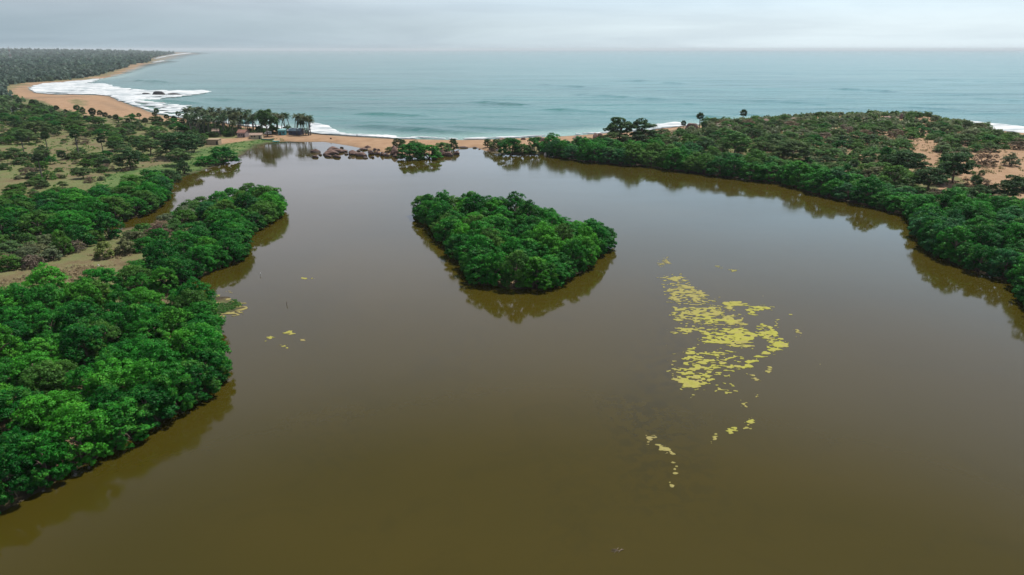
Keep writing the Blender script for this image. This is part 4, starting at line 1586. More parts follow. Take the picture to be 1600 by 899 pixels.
# field on the left: thorn trees, bushes and palms over dry soil
FIELD_PX = [(-160, 360), (0, 338), (60, 322), (130, 312), (160, 300), (150, 290), (170, 278), (200, 268), (250, 256), (290, 240), (316, 230), (330, 212), (345, 204), (300, 198), (240, 192),
            (190, 193), (150, 188), (100, 178), (60, 168), (0, 160), (-160, 160)]
FP = pts(FIELD_PX, 1.0)
res = dart(FP, 430, lambda x, y: random.uniform(1.5, 4.0) * (1.1 if y > 330 else 0.9), 41, [pts([(0, 233), (30, 232), (76, 226), (80, 232), (30, 242), (0, 246)], 1.0), pts([(80, 222), (120, 214), (126, 222), (100, 236), (84, 234)], 1.0),
            pts([(134, 218), (156, 216), (180, 245), (140, 246)], 1.0)], None, 0.66)
tr, bu = [], []
for x, y, z, r in res:
    px, py = proj(x, y, z)
    dense = (px > 150 and py < 250) or py < 200
    if random.random() < (0.6 if dense else 0.33):
        tr.append(dict(x=x, y=y, z=z, r=r * 1.15, tint=random.choices(['dark', 'dull', 'olive', 'fresh', 'deep'], [2, 4, 3, 3, 2])[0]))
    else:
        bu.append(dict(x=x, y=y, z=z, r=r, tint=random.choices(['dark', 'dull', 'fresh', 'olive', 'grey', 'brown', 'yellow'], [3, 3, 3, 2, 2, 1.5, 0.6])[0]))
depth_rows(tr, 9)
rows_and_places(tr, lambda it: it['row'], 'thorn tree, first row of', 'row of thorn trees back in', 'the brown field')
for it in tr:
    tree('thorn_tree', random.choice(SPREAD_CROWN), random.choice(SPREAD_TRUNK), it['x'], it['y'], it['z'], it['r'] * 2.4, it['r'] * random.uniform(0.85, 1.2) + 0.9, it['tint'],
         f"{TINT[it['tint']][0]} {it['place']}", 'tree', 'thorn trees of the brown field')
depth_rows(bu, 9)
rows_and_places(bu, lambda it: it['row'], 'bush in the first row of', 'row of bushes back in', 'the brown field')
for it in bu:
    bush('field_bush', random.choice(BUSH_THIN if it['tint'] == 'brown' else BUSH), it['x'], it['y'], it['z'] - 0.1, it['r'] * 2.1, it['r'] * random.uniform(0.75, 1.1) + 0.3, it['tint'],
         f"{TINT[it['tint']][0]} {it['place']}", 'bush', 'bushes of the brown field')

# small low shrubs between them
res = dart(FP, 170, lambda x, y: random.uniform(0.7, 1.7), 45, (), None, 1.3)
sm = [dict(x=x, y=y, z=z, r=r, tint=random.choices(['dull', 'fresh', 'olive', 'grey', 'brown', 'yellow'], [3, 3, 3, 3, 2, 0.7])[0]) for x, y, z, r in res]
depth_rows(sm, 9)
rows_and_places(sm, lambda it: it['row'], 'low shrub, first row of', 'row of low shrubs back in', 'the brown field')
for it in sm:
    bush('low_shrub', random.choice(BUSH_THIN if it['tint'] == 'brown' else BUSH), it['x'], it['y'], it['z'] - 0.05, it['r'] * 2.6, it['r'] * random.uniform(0.8, 1.2) + 0.2, it['tint'],
         f"{TINT[it['tint']][0]} {it['place']}", 'shrub', 'low shrubs of the brown field')

# mixed bushes between the channel bank and the open grass
res = dart(pts([(-160, 452), (0, 424), (52, 418), (96, 402), (140, 390), (150, 378), (100, 380), (40, 384), (0, 386), (-160, 420)], 0.5), 60, lambda x, y: random.uniform(2.0, 3.4), 51)
mb = [dict(x=x, y=y, z=z, r=r, tint=random.choices(['olive', 'grey', 'fresh', 'dull', 'brown'], [3, 4, 2, 2, 2])[0]) for x, y, z, r in res]
res = dart(pts([(200, 402), (230, 392), (262, 372), (300, 345), (322, 332), (316, 318), (290, 330), (262, 345), (236, 362), (200, 380)], 0.5), 40, lambda x, y: random.uniform(1.8, 3.2), 52)
mb2 = [dict(x=x, y=y, z=z, r=r, tint=random.choices(['olive', 'grey', 'fresh', 'mid', 'brown'], [3, 3, 3, 3, 1])[0]) for x, y, z, r in res]
for L_, reg, grp in ((mb, 'the mixed thicket', 'mixed bushes below the far channel bank'), (mb2, 'the spit top', 'mixed bushes on top of the spit')):
    depth_rows(L_, 4)
    rows_and_places(L_, lambda it: it['row'], 'bush in the first row of', 'row of bushes back in', reg)
    for it in L_:
        bush('thicket_bush', random.choice(BUSH_THIN if it['tint'] == 'brown' else BUSH), it['x'], it['y'], it['z'] - 0.1, it['r'] * 2.5, it['r'] * random.uniform(1.0, 1.4) + 0.8, it['tint'],
             f"{TINT[it['tint']][0]} {it['place']}", 'bush', grp)

# palmyras and dark trees in a loose row before the wide beach
random.seed(61)
row = []
for i in range(30):
    px = 4 + i * 10.8 + random.uniform(-5, 5)
    py = 169 + 0.095 * px + random.uniform(-2, 11)
    x, y, z = place(px, py)
    if free(x, y, 1.0): row.append((x, y, z))
row = [dict(x=a, y=b, z=c) for a, b, c in row]
rows_and_places(row, lambda it: 0, 'palmyra palm in the loose row before', '', 'the wide beach')
for it in row:
    t = random.choice(['palm', 'palm', 'palm3', 'palm2'])
    palm('palmyra_palm', random.choice(PALMYRA_CROWN), random.choice(PALMYRA_TRUNK), it['x'], it['y'], it['z'], random.uniform(1.7, 2.6), random.uniform(2.2, 5.5), 0, t,
         f"{TINT[t][0]} {it['place']}", 'palm', 'palmyra palms before the wide beach')

# coconut grove behind the hamlet
random.seed(71)
GP = pts([(288, 200), (300, 191), (340, 193), (400, 201), (470, 206.5), (488, 210), (476, 212), (452, 209), (420, 209), (392, 211), (360, 212), (320, 213), (292, 208)], 1.5)
res = dart(GP, 120, lambda x, y: 1.45, 72, (), 3)
gr = []
HEDGE_CLEAR = [(384, 212, 4), (404, 216, 6), (441, 211, 5), (460, 211, 7)]
for x, y, z, r in res:
    gr.append(dict(x=x, y=y, z=z, row=0))
for px, py in [(478, 211), (482, 211.5), (474, 210.5), (486, 211), (466, 209), (440, 207), (446, 206.5), (454, 207)]:
    x, y, z = place(px, py)
    gr.append(dict(x=x, y=y, z=z, row=0))
depth_rows(gr, 5)
rows_and_places(gr, lambda it: it['row'], 'coconut palm, front row of', 'row of coconut palms back in', 'the beach grove')
for it in gr:
    k = random.randrange(3)
    t = random.choice(['palm', 'palm3', 'palm2'])
    hm = random.uniform(7.0, 12.0)
    bend = (0.08, 0.16, 0.25)[k]
    palm('coconut_palm', random.choice(COCO_CROWN), COCO_TRUNK[k], it['x'], it['y'], it['z'] - 0.1, random.uniform(2.9, 3.9), hm, bend, t,
         f"{TINT[t][0]} {it['place']}", 'palm', 'coconut palms of the beach grove')
# low green growth under the grove
res = dart(pts([(290, 206), (330, 201), (400, 206), (430, 208), (420, 211), (400, 213), (340, 215), (296, 214)], 1.0), 70, lambda x, y: random.uniform(1.6, 2.6), 73, (), 3, 0.62)
ug = depth_rows([dict(x=x, y=y, z=z, r=r, tint=random.choice(['dull', 'fresh', 'dark', 'olive'])) for x, y, z, r in res], 3)
rows_and_places(ug, lambda it: it['row'], 'bush, front row under', 'row of bushes back under', 'the coconut grove')
for it in ug:
    bush('grove_bush', random.choice(BUSH), it['x'], it['y'], it['z'] - 0.1, it['r'] * 2.3, it['r'] * 1.2 + 0.6, it['tint'], f"{TINT[it['tint']][0]} {it['place']}", 'bush', 'bushes under the coconut grove')

for px, py, w, h, tint, lab in [(428, 209, 22, 12, 'dull', 'low bush between the white van and the teal kiosk'), (449, 208, 20, 12, 'dark', 'dark bush behind the teal kiosk and the blue roofed hut'),
                                (474, 209, 18, 9, 'dark', 'dark bush under the last palms of the grove'), (392, 211, 20, 10, 'dark', 'dark bush between the pinkish and the cream house')]:
    x, y, z = place(px, py)
    bush('grove_bush', random.choice(BUSH), x, y, z - 0.05, pxm(w, y, x), pxm(h, y, x), tint, lab, 'bush', 'bushes under the coconut grove')

# bushes on the rock islet and on the low point at the end of the beach
for px, py, w, h, tint, lab in [
    (642, 248, 46, 25, 'deep', 'broad low bush on the water side of the rock islet, left of two'),
    (670, 248, 44, 23, 'mid', 'broad low bush on the water side of the rock islet, right of two'),
    (648, 236, 34, 16, 'fresh', 'bright green bush on top of the rock islet behind the left low bush'),
    (692, 236, 28, 14, 'fresh', 'bright green bush behind the big pale rocks of the islet'),
    (709, 234, 15, 18, 'dark', 'dark round bush at the beach end of the rock islet'),
    (624, 230, 22, 14, 'dark', 'dark bush behind the tall upright boulder of the islet'),
    (608, 238, 14, 9, 'dull', 'small dull bush left of the tall upright boulder'),
    (645, 228, 14, 8, 'dark', 'little dark tree top behind the middle of the rock islet'),
    (762, 230, 12, 14, 'dark', 'small dark bush at the tip of the low point ending the beach'),
    (776, 233, 26, 16, 'dull', 'dull bush among rocks on the low point, second from the tip'),
    (798, 240, 38, 26, 'deep', 'wide deep green bush at the water edge of the low point'),
    (816, 240, 30, 16, 'olive', 'olive bush in the middle of the low point at the waterline'),
    (836, 240, 34, 26, 'deep', 'dense green bush of the low point beside the gap with pale stones'),
    (850, 234, 20, 14, 'dark', 'dark bush right behind the gap with pale stones'),
    (790, 228, 26, 10, 'fresh', 'fresh green bush behind the wide deep green one on the low point'),
]:
    x, y, z = place(px, py)
    bush('shore_bush', random.choice(BUSH), x, y, max(z, 0) - 0.05, pxm(w, y, x) * 1.08, pxm(h, y, x) * 1.05, tint, lab, 'bush', 'bushes among the shore rocks')

# ------------------------------------------------------------------ rocks
def boulder_mesh(k, sub=3, flat=1.0):
    bm = bmesh.new()
    bmesh.ops.create_icosphere(bm, subdivisions=sub, radius=1.0)
    off = Vector((k * 7.3, k * 3.1, 0))
    rr = random.Random(k)
    planes = [(Vector((rr.uniform(-1, 1), rr.uniform(-1, 1), rr.uniform(-.4, 1))).normalized(), rr.uniform(.45, .74)) for _ in range(10)]
    from mathutils import noise as mn
    for v in bm.verts:
        p = v.co.copy()
        d = mn.noise(p * 0.9 + off) * 0.40 + mn.noise(p * 2.3 + off) * 0.20 + mn.noise(p * 5 + off) * 0.09
        v.co = p * (1 + d)
        for pn, pd in planes:                      # faces broken off flat
            e = v.co.dot(pn) - pd
            if e > 0: v.co -= pn * e * 0.85
        # worn joints: split planes across the block
        q = (p.x * math.cos(k) + p.y * math.sin(k)) * 2.2 + k
        v.co *= 1 - 0.07 * max(0, 1 - abs((q % 1.3) - 0.65) * 7)
    return bm_mesh('boulder', bm, None, False)


ROCKM = []
for k in range(7):
    me = boulder_mesh(k)
    me.materials.append(M['rock'])
    ROCKM.append(me)
ROCKD = []
for me in ROCKM[:4]:
    m2 = me.copy(); m2.materials.clear(); m2.materials.append(M['rock_dune']); ROCKD.append(m2)
ROCKP = ROCKM[4].copy(); ROCKP.materials.clear(); ROCKP.materials.append(M['rock_pale'])

random.seed(81)


def rock(px, base, w, h, lab, meshes, group, depth=0.8, name='boulder', sink=0.35):
    x, y, z = place(px, base)
    z = max(z, 0.0)
    wm, hm = pxm(w, y, x) * 0.92, pxm(h, y, x) * 0.84
    o = link(name, random.choice(meshes), None, (x, y + wm * depth * 0.4, z + hm * (0.5 - sink * 0.5)))
    o.scale = (wm * 0.5, wm * 0.5 * depth, hm * (0.5 + sink * 0.5))
    o.rotation_euler = (0, 0, random.uniform(-0.25, 0.25))
    tag(o, lab, 'rock', group)
    return o


G1 = 'reddish boulders in the shallows off the beach'
for a in [
    (491.5, 239, 19, 6.5, 'low boulder farthest out from the islet, behind a flatter one'),
    (492, 247, 15, 4.5, 'flat thin boulder farthest out from the islet, nearest the camera of the pair'),
    (515, 243, 29, 10, 'large brown boulder in the middle of the outer cluster'),
    (528, 239, 22, 8, 'tan topped boulder leaning on the large brown one of the outer cluster'),
    (519, 235, 22, 6, 'dark low boulder at the back of the outer cluster'),
    (537, 238, 16, 5, 'long pointed boulder reaching from the outer cluster toward the beach'),
    (526, 247, 19, 5.5, 'dark flat boulder at the front of the outer cluster'),
    (512, 246, 18, 4.5, 'pinkish flat slab before the large brown boulder of the outer cluster'),
    (552, 243, 22, 9, 'large dark boulder at the near end of the inner cluster'),
    (563, 245, 22, 9, 'broad tan and brown boulder at the front of the inner cluster'),
    (567, 235, 20, 5, 'flat dark boulder at the back of the inner cluster'),
    (574, 232, 13, 5, 'small dark boulder touching the sand behind the inner cluster'),
    (578, 242, 15, 10, 'upright brown boulder in the centre of the inner cluster'),
    (589, 242, 13, 7, 'rounded brown boulder of the inner cluster, next to the islet'),
    (585, 236, 11, 6, 'small brown boulder on the sand side of the inner cluster'),
    (597, 244, 11, 9, 'dark block in the gap between inner cluster and islet'),
    (500, 243, 8, 3.5, 'little dark rock between the farthest boulder and the outer cluster'),
    (541, 242, 8, 3.5, 'little dark rock between the two boulder clusters, nearer the outer one'),
    (546, 247, 7, 3, 'small flat rock awash between the two boulder clusters'),
    (571, 248, 10, 3.5, 'small flat rock awash before the inner cluster'),
    (582, 247, 8, 4, 'small brown rock at the foot of the upright inner boulder'),
    (592, 236, 7, 4, 'small brown rock on the wet sand behind the inner cluster'),
    (560, 237, 9, 4, 'small dark rock filling the back of the inner cluster'),
    (534, 232, 8, 3, 'tiny dark rock behind the long pointed boulder'),
    (604, 245, 10, 7, 'small pinkish rock before the tall boulder of the islet'),
]:
    rock(*a, ROCKM, G1)
G2 = 'boulders of the rock islet'
for a in [
    (616, 243, 18, 15, 'tall upright boulder at the left end of the rock islet'),
    (615, 236, 16, 11, 'grey boulder stacked behind the tall upright one'),
    (618, 246, 14, 7, 'pale pinkish rock at the foot of the tall upright boulder'),
    (628, 245, 9, 6, 'small pale rock between the tall boulder and the first bush'),
    (682, 246, 22, 15, 'broad pale boulder right of the bushes on the islet'),
    (701, 245, 15, 11, 'dark banded boulder right of the broad pale boulder'),
    (692, 244, 12, 12, 'boulder wedged between the broad pale and dark banded ones'),
    (713, 242, 14, 8, 'dark low rock at the beach end of the islet'),
    (723, 232, 18, 4, 'flat dark rock shelf on the sand right of the islet'),
    (741, 232, 12, 3, 'low brown rock at the water line of the bare sand strip'),
    (681, 234, 8, 8, 'pale upright rock peeping out between the bright bushes'),
]:
    rock(*a, ROCKM, G2)
G3 = 'rocks of the low point and dune edge'
for a in [
    (785, 221, 20, 6, 'brown rock ridge behind the tip of the low point'),
    (818, 219, 10, 5, 'small dark rock behind the middle of the low point'),
    (842, 221, 20, 11, 'big reddish boulder behind the low point'),
    (852, 222, 16, 8, 'reddish boulder leaning right of the big one behind the low point'),
    (903, 218, 22, 6, 'flat reddish rock in the sand behind the right bank'),
    (931, 217, 13, 11, 'dark boulder on the beach where the sand ends, left of two'),
    (938, 216, 10, 12, 'dark boulder on the beach where the sand ends, right of two'),
    (766, 234, 10, 4.5, 'dark rock at the waterline of the low point tip'),
    (749, 233.5, 5, 2, 'tiny dark rock on the sand strip by the water'),
    (1083, 203, 24, 13, 'dark sloping rock beside the drooping palmyra'),
    (1112, 203, 20, 6, 'flat reddish rock below the drooping palmyra'),
    (1135, 201, 46, 8, 'long brown rock ridge behind the lone palmyra'),
    (1176, 196, 15, 7, 'pinkish rock beside the lone palmyra'),
    (1186, 195, 9, 13, 'dark upright rock right of the pinkish one'),
    (1199, 194, 17, 9, 'reddish hump rock just right of the dark upright rock'),
    (1248, 190, 30, 6, 'reddish rock ridge on the skyline of the dunes'),
    (1409, 186, 8, 10, 'pointed rock sticking up on the skyline of the dunes'),
    (1395, 187, 30, 6, 'dark rock hump under the pointed skyline rock'),
]:
    rock(*a, ROCKD, G3)
for a in [
    (1035, 261, 7, 3, 'pale stone at the foot of the long right bank, left of two'),
    (1047, 262, 7, 3, 'pale stone at the foot of the long right bank, right of two'),
    (1110, 271, 6, 3, 'pale stone alone under the middle of the long right bank'),
    (1161, 280, 6, 2.5, 'small pale stone under the bank past the middle'),
    (913, 251, 5, 3, 'pale stone at the waterline near the start of the long right bank'),
    (852, 243, 5, 6, 'pale upright stone in the gap at the end of the low point'),
    (858, 240, 5, 8, 'taller pale stone in the gap at the end of the low point'),
    (777, 236, 6, 4, 'pale stone between bushes near the tip of the low point'),
    (153, 416, 4, 3, 'white stone on the open grass behind the narrow spit'),
    (86, 439, 5, 3, 'white stone at the edge of the open grass, half behind mangroves'),
]:
    rock(*a, [ROCKP], 'pale stones by the shore', name='stone')
# black reef in the surf
xr, yr, _ = *at(252, 149), 0
rm = []
for k in range(3):
    m2 = ROCKM[k].copy(); m2.materials.clear(); m2.materials.append(M['rock_black']); rm.append(m2)
for px, base, w, h, lab in [(248, 149.5, 26, 7.5, 'black reef rock in the surf, tallest hump in the middle'), (228, 148.5, 20, 3.5, 'black reef rock in the surf, low landward end'),
                            (268, 149.5, 30, 4.5, 'black reef rock in the surf, long low seaward end')]:
    o = rock(px, base, w, h, lab, rm, 'black reef rocks in the surf', 0.4, 'reef_rock', 0.2)
rock(517, 217.6, 4.2, 3.0, 'small dark brown rock lying alone on the open beach', ROCKM, None)

# ------------------------------------------------------------------ hamlet by the beach
M['wall_tan'] = plain('tan_wall', (0.28, 0.205, 0.13), 0.9, 1.5, 0.12, 0.02)
M['wall_cream'] = plain('cream_wall', (0.36, 0.30, 0.20), 0.9, 1.5, 0.1)
M['wall_pink'] = plain('pinkish_wall', (0.27, 0.205, 0.195), 0.9, 1.5, 0.12)
M['wall_teal'] = plain('teal_paint', (0.04, 0.20, 0.22), 0.7, 1.5, 0.15)
M['wall_dark'] = plain('dark_wall', (0.06, 0.06, 0.09), 0.9, 1.5, 0.2)
M['roof_brown'] = plain('brown_roof', (0.24, 0.17, 0.13), 0.9, 1.2, 0.2, 0.03)
M['roof_red'] = plain('red_tile', (0.18, 0.085, 0.065), 0.9, 1.2, 0.2, 0.03)
M['roof_blue'] = plain('pale_blue_roof', (0.22, 0.30, 0.34), 0.6, 1.2, 0.12)
M['roof_teal'] = plain('teal_roof', (0.14, 0.29, 0.30), 0.6, 1.2, 0.12)
M['opening'] = plain('dark_opening', (0.02, 0.018, 0.018), 0.6, 1.2, 0.1)
M['white'] = plain('white_paint', (0.62, 0.62, 0.60), 0.45, 1.2, 0.05)
M['rubber'] = plain('rubber', (0.02, 0.02, 0.02), 0.9, 1.2, 0.1)
M['glass'] = plain('dark_glass', (0.03, 0.04, 0.045), 0.15, 1.2, 0.05)
M['boat'] = plain('turquoise_hull', (0.10, 0.42, 0.38), 0.5, 1.2, 0.1)
M['boat_green'] = plain('dark_green_hull', (0.03, 0.12, 0.10), 0.6, 1.2, 0.2)
M['skin'] = plain('skin', (0.16, 0.09, 0.06), 0.6, 3, 0.05)
M['cloth'] = plain('dark_cloth', (0.03, 0.035, 0.05), 0.9, 3, 0.1)
M['feather'] = plain('white_feather', (0.8, 0.8, 0.78), 0.7, 3, 0.04)
M['wood'] = plain('grey_wood', (0.10, 0.075, 0.05), 0.9, 3, 0.25)
M['mast_red'] = plain('mast_red', (0.22, 0.13, 0.12), 0.7, 3, 0.05)
M['mast_white'] = plain('mast_white', (0.36, 0.37, 0.38), 0.7, 3, 0.05)


def house(px, base, w, d, h, roof, wall_m, roof_m, label, rot=0.0, doors=(0.0,), wins=(), over=0.35, flat=False, cat='house', name='house'):
    x, y, z = place(px, base)
    root = link(name, None, None, (x, y + d / 2, z))
    root.rotation_euler = (0, 0, rot)
    tag(root, label, cat, 'small buildings behind the beach')
    bm = bmesh.new()
    bm_box(bm, (0, 0, h / 2 - 0.15), (w, d, h + 0.3))
    if not flat:
        for s in (-1, 1):
            a = bm.verts.new((s * w / 2, -d / 2, h)); b = bm.verts.new((s * w / 2, d / 2, h)); c = bm.verts.new((s * w / 2, 0, h + roof * 0.92))
            bm.faces.new((a, b, c) if s > 0 else (b, a, c))
    link('wall', bm_mesh('wall', bm, wall_m), root)
    bm = bmesh.new()
    if flat:
        bm_box(bm, (0, 0, h + 0.27), (w + 2 * over, d + 2 * over, 0.16), Matrix.Rotation(R(roof), 3, 'X'))
    else:
        hw, hd = w / 2 + over, d / 2 + over
        e = h - over * roof / (d / 2)
        for t in (0.0, 0.14):
            pass
        v = [bm.verts.new(c) for c in [(-hw, -hd, e), (hw, -hd, e), (hw, 0, h + roof), (-hw, 0, h + roof), (-hw, hd, e), (hw, hd, e),
                                       (-hw, -hd, e + .14), (hw, -hd, e + .14), (hw, 0, h + roof + .16), (-hw, 0, h + roof + .16), (-hw, hd, e + .14), (hw, hd, e + .14)]]
        for f in [(6, 7, 8, 9), (9, 8, 11, 10), (3, 2, 1, 0), (4, 5, 2, 3), (0, 1, 7, 6), (5, 4, 10, 11), (1, 2, 8, 7), (2, 5, 11, 8), (3, 0, 6, 9), (4, 3, 9, 10)]:
            bm.faces.new([v[i] for i in f])
    link('roof', bm_mesh('roof', bm, roof_m), root)
    for dx in doors:
        bm = bmesh.new(); bm_box(bm, (dx, -d / 2 - 0.01, 1.0), (0.95, 0.08, 2.0))
        link('door', bm_mesh('door', bm, M['opening']), root)
    for dx in wins:
        bm = bmesh.new(); bm_box(bm, (dx, -d / 2 - 0.01, 1.5), (1.0, 0.08, 0.9))
        link('window', bm_mesh('window', bm, M['opening']), root)
    return root


house(332, 226.5, 6.5, 5, 2.6, 1.0, M['wall_tan'], M['wall_tan'], 'small tan hut on the edge of the grass by the lagoon', 0.05, (2.4,), (), 0.2, True)
house(378, 215, 5.0, 6, 2.9, 1.4, M['wall_pink'], M['roof_red'], 'pinkish house with a red tiled roof below the palms', -0.1, (1.6,), (-1.2, 0.3))
house(399, 217.5, 7.0, 5, 2.3, 0.9, M['wall_cream'], M['roof_brown'], 'low cream house with a brown roof on the lagoon bank', 0.12, (2.2,), (-2.2, -0.6))
house(440, 211.5, 4.2, 4, 3.0, 6, M['wall_teal'], M['roof_teal'], 'teal painted kiosk at the start of the beach', 0.1, (-1.0,), (0.9,), 0.3, True)
house(461, 211, 7.5, 6, 2.5, 1.3, M['wall_dark'], M['roof_blue'], 'dark hut with a pale blue sheet roof under the last palms', -0.15, (1.8,), (-1.8,))
house(336, 211, 4.0, 4, 2.4, 1.1, M['wall_pink'], M['roof_brown'], 'little brown roofed hut between palms above the tan hut', 0.2, (0.8,), ())
house(301, 199, 5.0, 4, 2.6, 1.0, M['wall_cream'], M['roof_brown'], 'cream walled house showing through the landward end of the grove', 0.1, (1.2,), (-1.0,))
house(383, 196, 8.0, 5, 2.8, 1.2, M['wall_teal'], M['roof_teal'], 'teal roof showing between the coconut palms', 0.05, (0.0,), (-2.0, 2.0))
house(22, 175, 4.5, 4, 2.3, 0.9, M['white'], M['white'], 'tiny white hut among dark bushes at the seaward end of the field', 0.1, (0.9,), ())
house(157, 201, 4.2, 3, 2.1, 4, M['wall_cream'], M['white'], 'small white roofed shelter in the middle of the field', 0.1, (0.8,), (), 0.3, True, 'shelter', 'field_shelter')

# white van by the huts
x, y, z = place(419, 210.5)
root = link('parked_van', None, None, (x, y, z)); root.rotation_euler = (0, 0, 0.12)
tag(root, 'small white van parked in the shade left of the teal kiosk', 'van')
bm = bmesh.new()
prof = [(-2.1, .45), (-2.1, 1.2), (-1.5, 1.35), (-1.0, 1.95), (1.95, 1.95), (2.1, 1.5), (2.1, .45)]
A = [bm.verts.new((p[0], -.85, p[1])) for p in prof]; B = [bm.verts.new((p[0], .85, p[1])) for p in prof]
bm.faces.new(A); bm.faces.new(B[::-1])
for i in range(len(prof)):
    j = (i + 1) % len(prof)
    bm.faces.new((A[j], A[i], B[i], B[j]))
link('body', bm_mesh('body', bm, M['white']), root)
for sx in (-1.3, 1.3):
    for sy in (-.82, .82):
        bm = bmesh.new()
        bmesh.ops.create_cone(bm, cap_ends=True, segments=14, radius1=.36, radius2=.36, depth=.2, matrix=Matrix.Translation((sx, sy, .36)) @ Matrix.Rotation(math.pi / 2, 4, 'X'))
        link('wheel', bm_mesh('wheel', bm, M['rubber']), root)
for wx, ww in ((-.55, .7), (.35, .8), (1.3, .8)):
    bm = bmesh.new(); bm_box(bm, (wx, -.852, 1.6), (ww, .02, .42)); link('window', bm_mesh('window', bm, M['glass']), root)


def boat(px, base, ln, bw, rot, mat, label):
    x, y, z = place(px, base)
    root = link('rowing_boat', None, None, (x, y + 0.6, max(z, 0) + 0.02)); root.rotation_euler = (0, 0, rot)
    tag(root, label, 'boat')
    bm = bmesh.new()
    n = 10
    rings = []
    for i in range(n + 1):
        t = i / n * 2 - 1
        w = bw / 2 * (1 - abs(t) ** 2.4) + 0.03
        sh = 0.28 * t * t
        rings.append([bm.verts.new((t * ln / 2, yy * w, zz + sh)) for yy, zz in ((-1, .62), (-.85, .2), (0, 0.02), (.85, .2), (1, .62), (.9, .62), (.7, .25), (0, .12), (-.7, .25), (-.9, .62))])
    for P_, Q_ in zip(rings, rings[1:]):
        for k in range(10):
            bm.faces.new((P_[k], P_[(k + 1) % 10], Q_[(k + 1) % 10], Q_[k]))
    bm.faces.new(rings[0][::-1]); bm.faces.new(rings[-1])
    link('hull', bm_mesh('hull', bm, mat, True), root)
    for t in (-.35, .05, .4):
        bm = bmesh.new(); bm_box(bm, (t * ln / 2, 0, .5), (.28, bw * .84, .05)); link('seat', bm_mesh('seat', bm, M['wood']), root)


boat(431, 222.5, 4.4, 1.5, 0.05, M['boat'], 'turquoise boat drawn up at the water edge below the kiosk')
boat(418, 219.5, 8.0, 1.6, -0.1, M['boat_green'], 'long dark green boat lying on the grass behind the turquoise boat')


def skinned(name, joints, edges, mat, sub=1):
    me = bpy.data.meshes.new(name)
    me.from_pydata([j[:3] for j in joints], edges, [])
    o = bpy.data.objects.new(name, me); COL.objects.link(o)
    sk = o.modifiers.new('skin', 'SKIN')
    for v, j in zip(me.skin_vertices[0].data, joints): v.radius = (j[3], j[3])
    me.skin_vertices[0].data[0].use_root = True
    ss = o.modifiers.new('sub', 'SUBSURF'); ss.levels = ss.render_levels = sub
    me.materials.append(mat)
    return o


# person walking on the wet sand
x, y, z = place(558, 214)
root = link('person', None, None, (x, y, max(z, 0.0))); root.rotation_euler = (0, 0, 0.5)
tag(root, 'person in dark clothes walking along the wet edge of the beach', 'person')
J = [(0, 0, .92, .13), (0, 0, 1.15, .12), (0, 0, 1.38, .14), (0, 0, 1.49, .055), (0, .01, 1.62, .10),
     (.09, .02, .86, .09), (.10, -.10, .48, .065), (.10, .06, .08, .045), (.10, -.10, .03, .04), (-.09, -.02, .86, .09), (-.10, .02, .48, .065), (-.10, .22, .12, .045), (-.10, .08, .03, .04),
     (.19, 0, 1.40, .06), (.24, .06, 1.12, .045), (.23, -.04, .90, .035), (.23, -.08, .80, .035), (-.19, 0, 1.40, .06), (-.24, -.06, 1.12, .045), (-.23, -.18, .92, .035), (-.23, -.24, .84, .035)]
E = [(0, 1), (1, 2), (2, 3), (3, 4), (0, 5), (5, 6), (6, 7), (7, 8), (0, 9), (9, 10), (10, 11), (11, 12), (2, 13), (13, 14), (14, 15), (15, 16), (2, 17), (17, 18), (18, 19), (19, 20)]
b_ = skinned('body', J, E, M['skin'], 2); b_.parent = root
s_ = skinned('clothing', [(0, 0, .90, .155), (0, 0, 1.15, .145), (0, 0, 1.40, .165), (.09, .02, .84, .11), (.10, -.09, .52, .09), (-.09, -.02, .84, .11), (-.10, .02, .52, .09)],
             [(0, 1), (1, 2), (0, 3), (3, 4), (0, 5), (5, 6)], M['cloth'], 1); s_.parent = root

# egret and stake out on the lagoon
x, y = at(407, 431)
root = link('wading_bird', None, None, (x, y, 0)); root.rotation_euler = (0, 0, 0.8)
tag(root, 'white wading bird standing in the shallows off the narrow spit', 'bird')
b_ = skinned('body', [(0, 0, .42, .10), (0, .14, .40, .08), (0, .26, .36, .03), (0, -.10, .50, .06), (0, -.14, .64, .03), (0, -.10, .78, .028), (0, -.15, .84, .04), (0, -.27, .82, .012)],
             [(0, 1), (1, 2), (0, 3), (3, 4), (4, 5), (5, 6), (6, 7)], M['feather'], 1); b_.parent = root
for s in (-1, 1):
    bm = bmesh.new(); tube(bm, [(s * .05, 0, .36), (s * .05, .03, .18), (s * .05, 0, -.1)], .012, 5); link('leg', bm_mesh('leg', bm, M['cloth']), root)
x, y = at(448, 477)
bm = bmesh.new(); tube(bm, [(0, 0, -.5), (.02, 0, .3), (.05, .02, .82)], [.07, .065, .05], 6); tube(bm, [(.03, 0, .45), (.14, .02, .62)], [.03, .02], 5)
tag(link('stake', bm_mesh('stake', bm, M['wood'], True), None, (x, y, 0)), 'dark stake standing alone out of the water off the near stand', 'post')
x, y = at(964, 861)
bm = bmesh.new()
for a, b in [((-.7, -.1, .0), (.75, .15, .06)), ((-.35, -.35, -.02), (.2, .4, .08)), ((-.55, .2, .0), (.1, .05, .14)), ((.1, -.3, 0), (.6, .3, .05))]:
    m_ = tuple((p + q) / 2 + random.uniform(-.05, .05) for p, q in zip(a, b))
    tube(bm, [a, m_, b], [.05, .06, .035], 5)
tag(link('drift_branch', bm_mesh('drift_branch', bm, M['wood'], True), None, (x, y, 0)), 'small brown driftwood branch floating alone in the near water', 'driftwood')

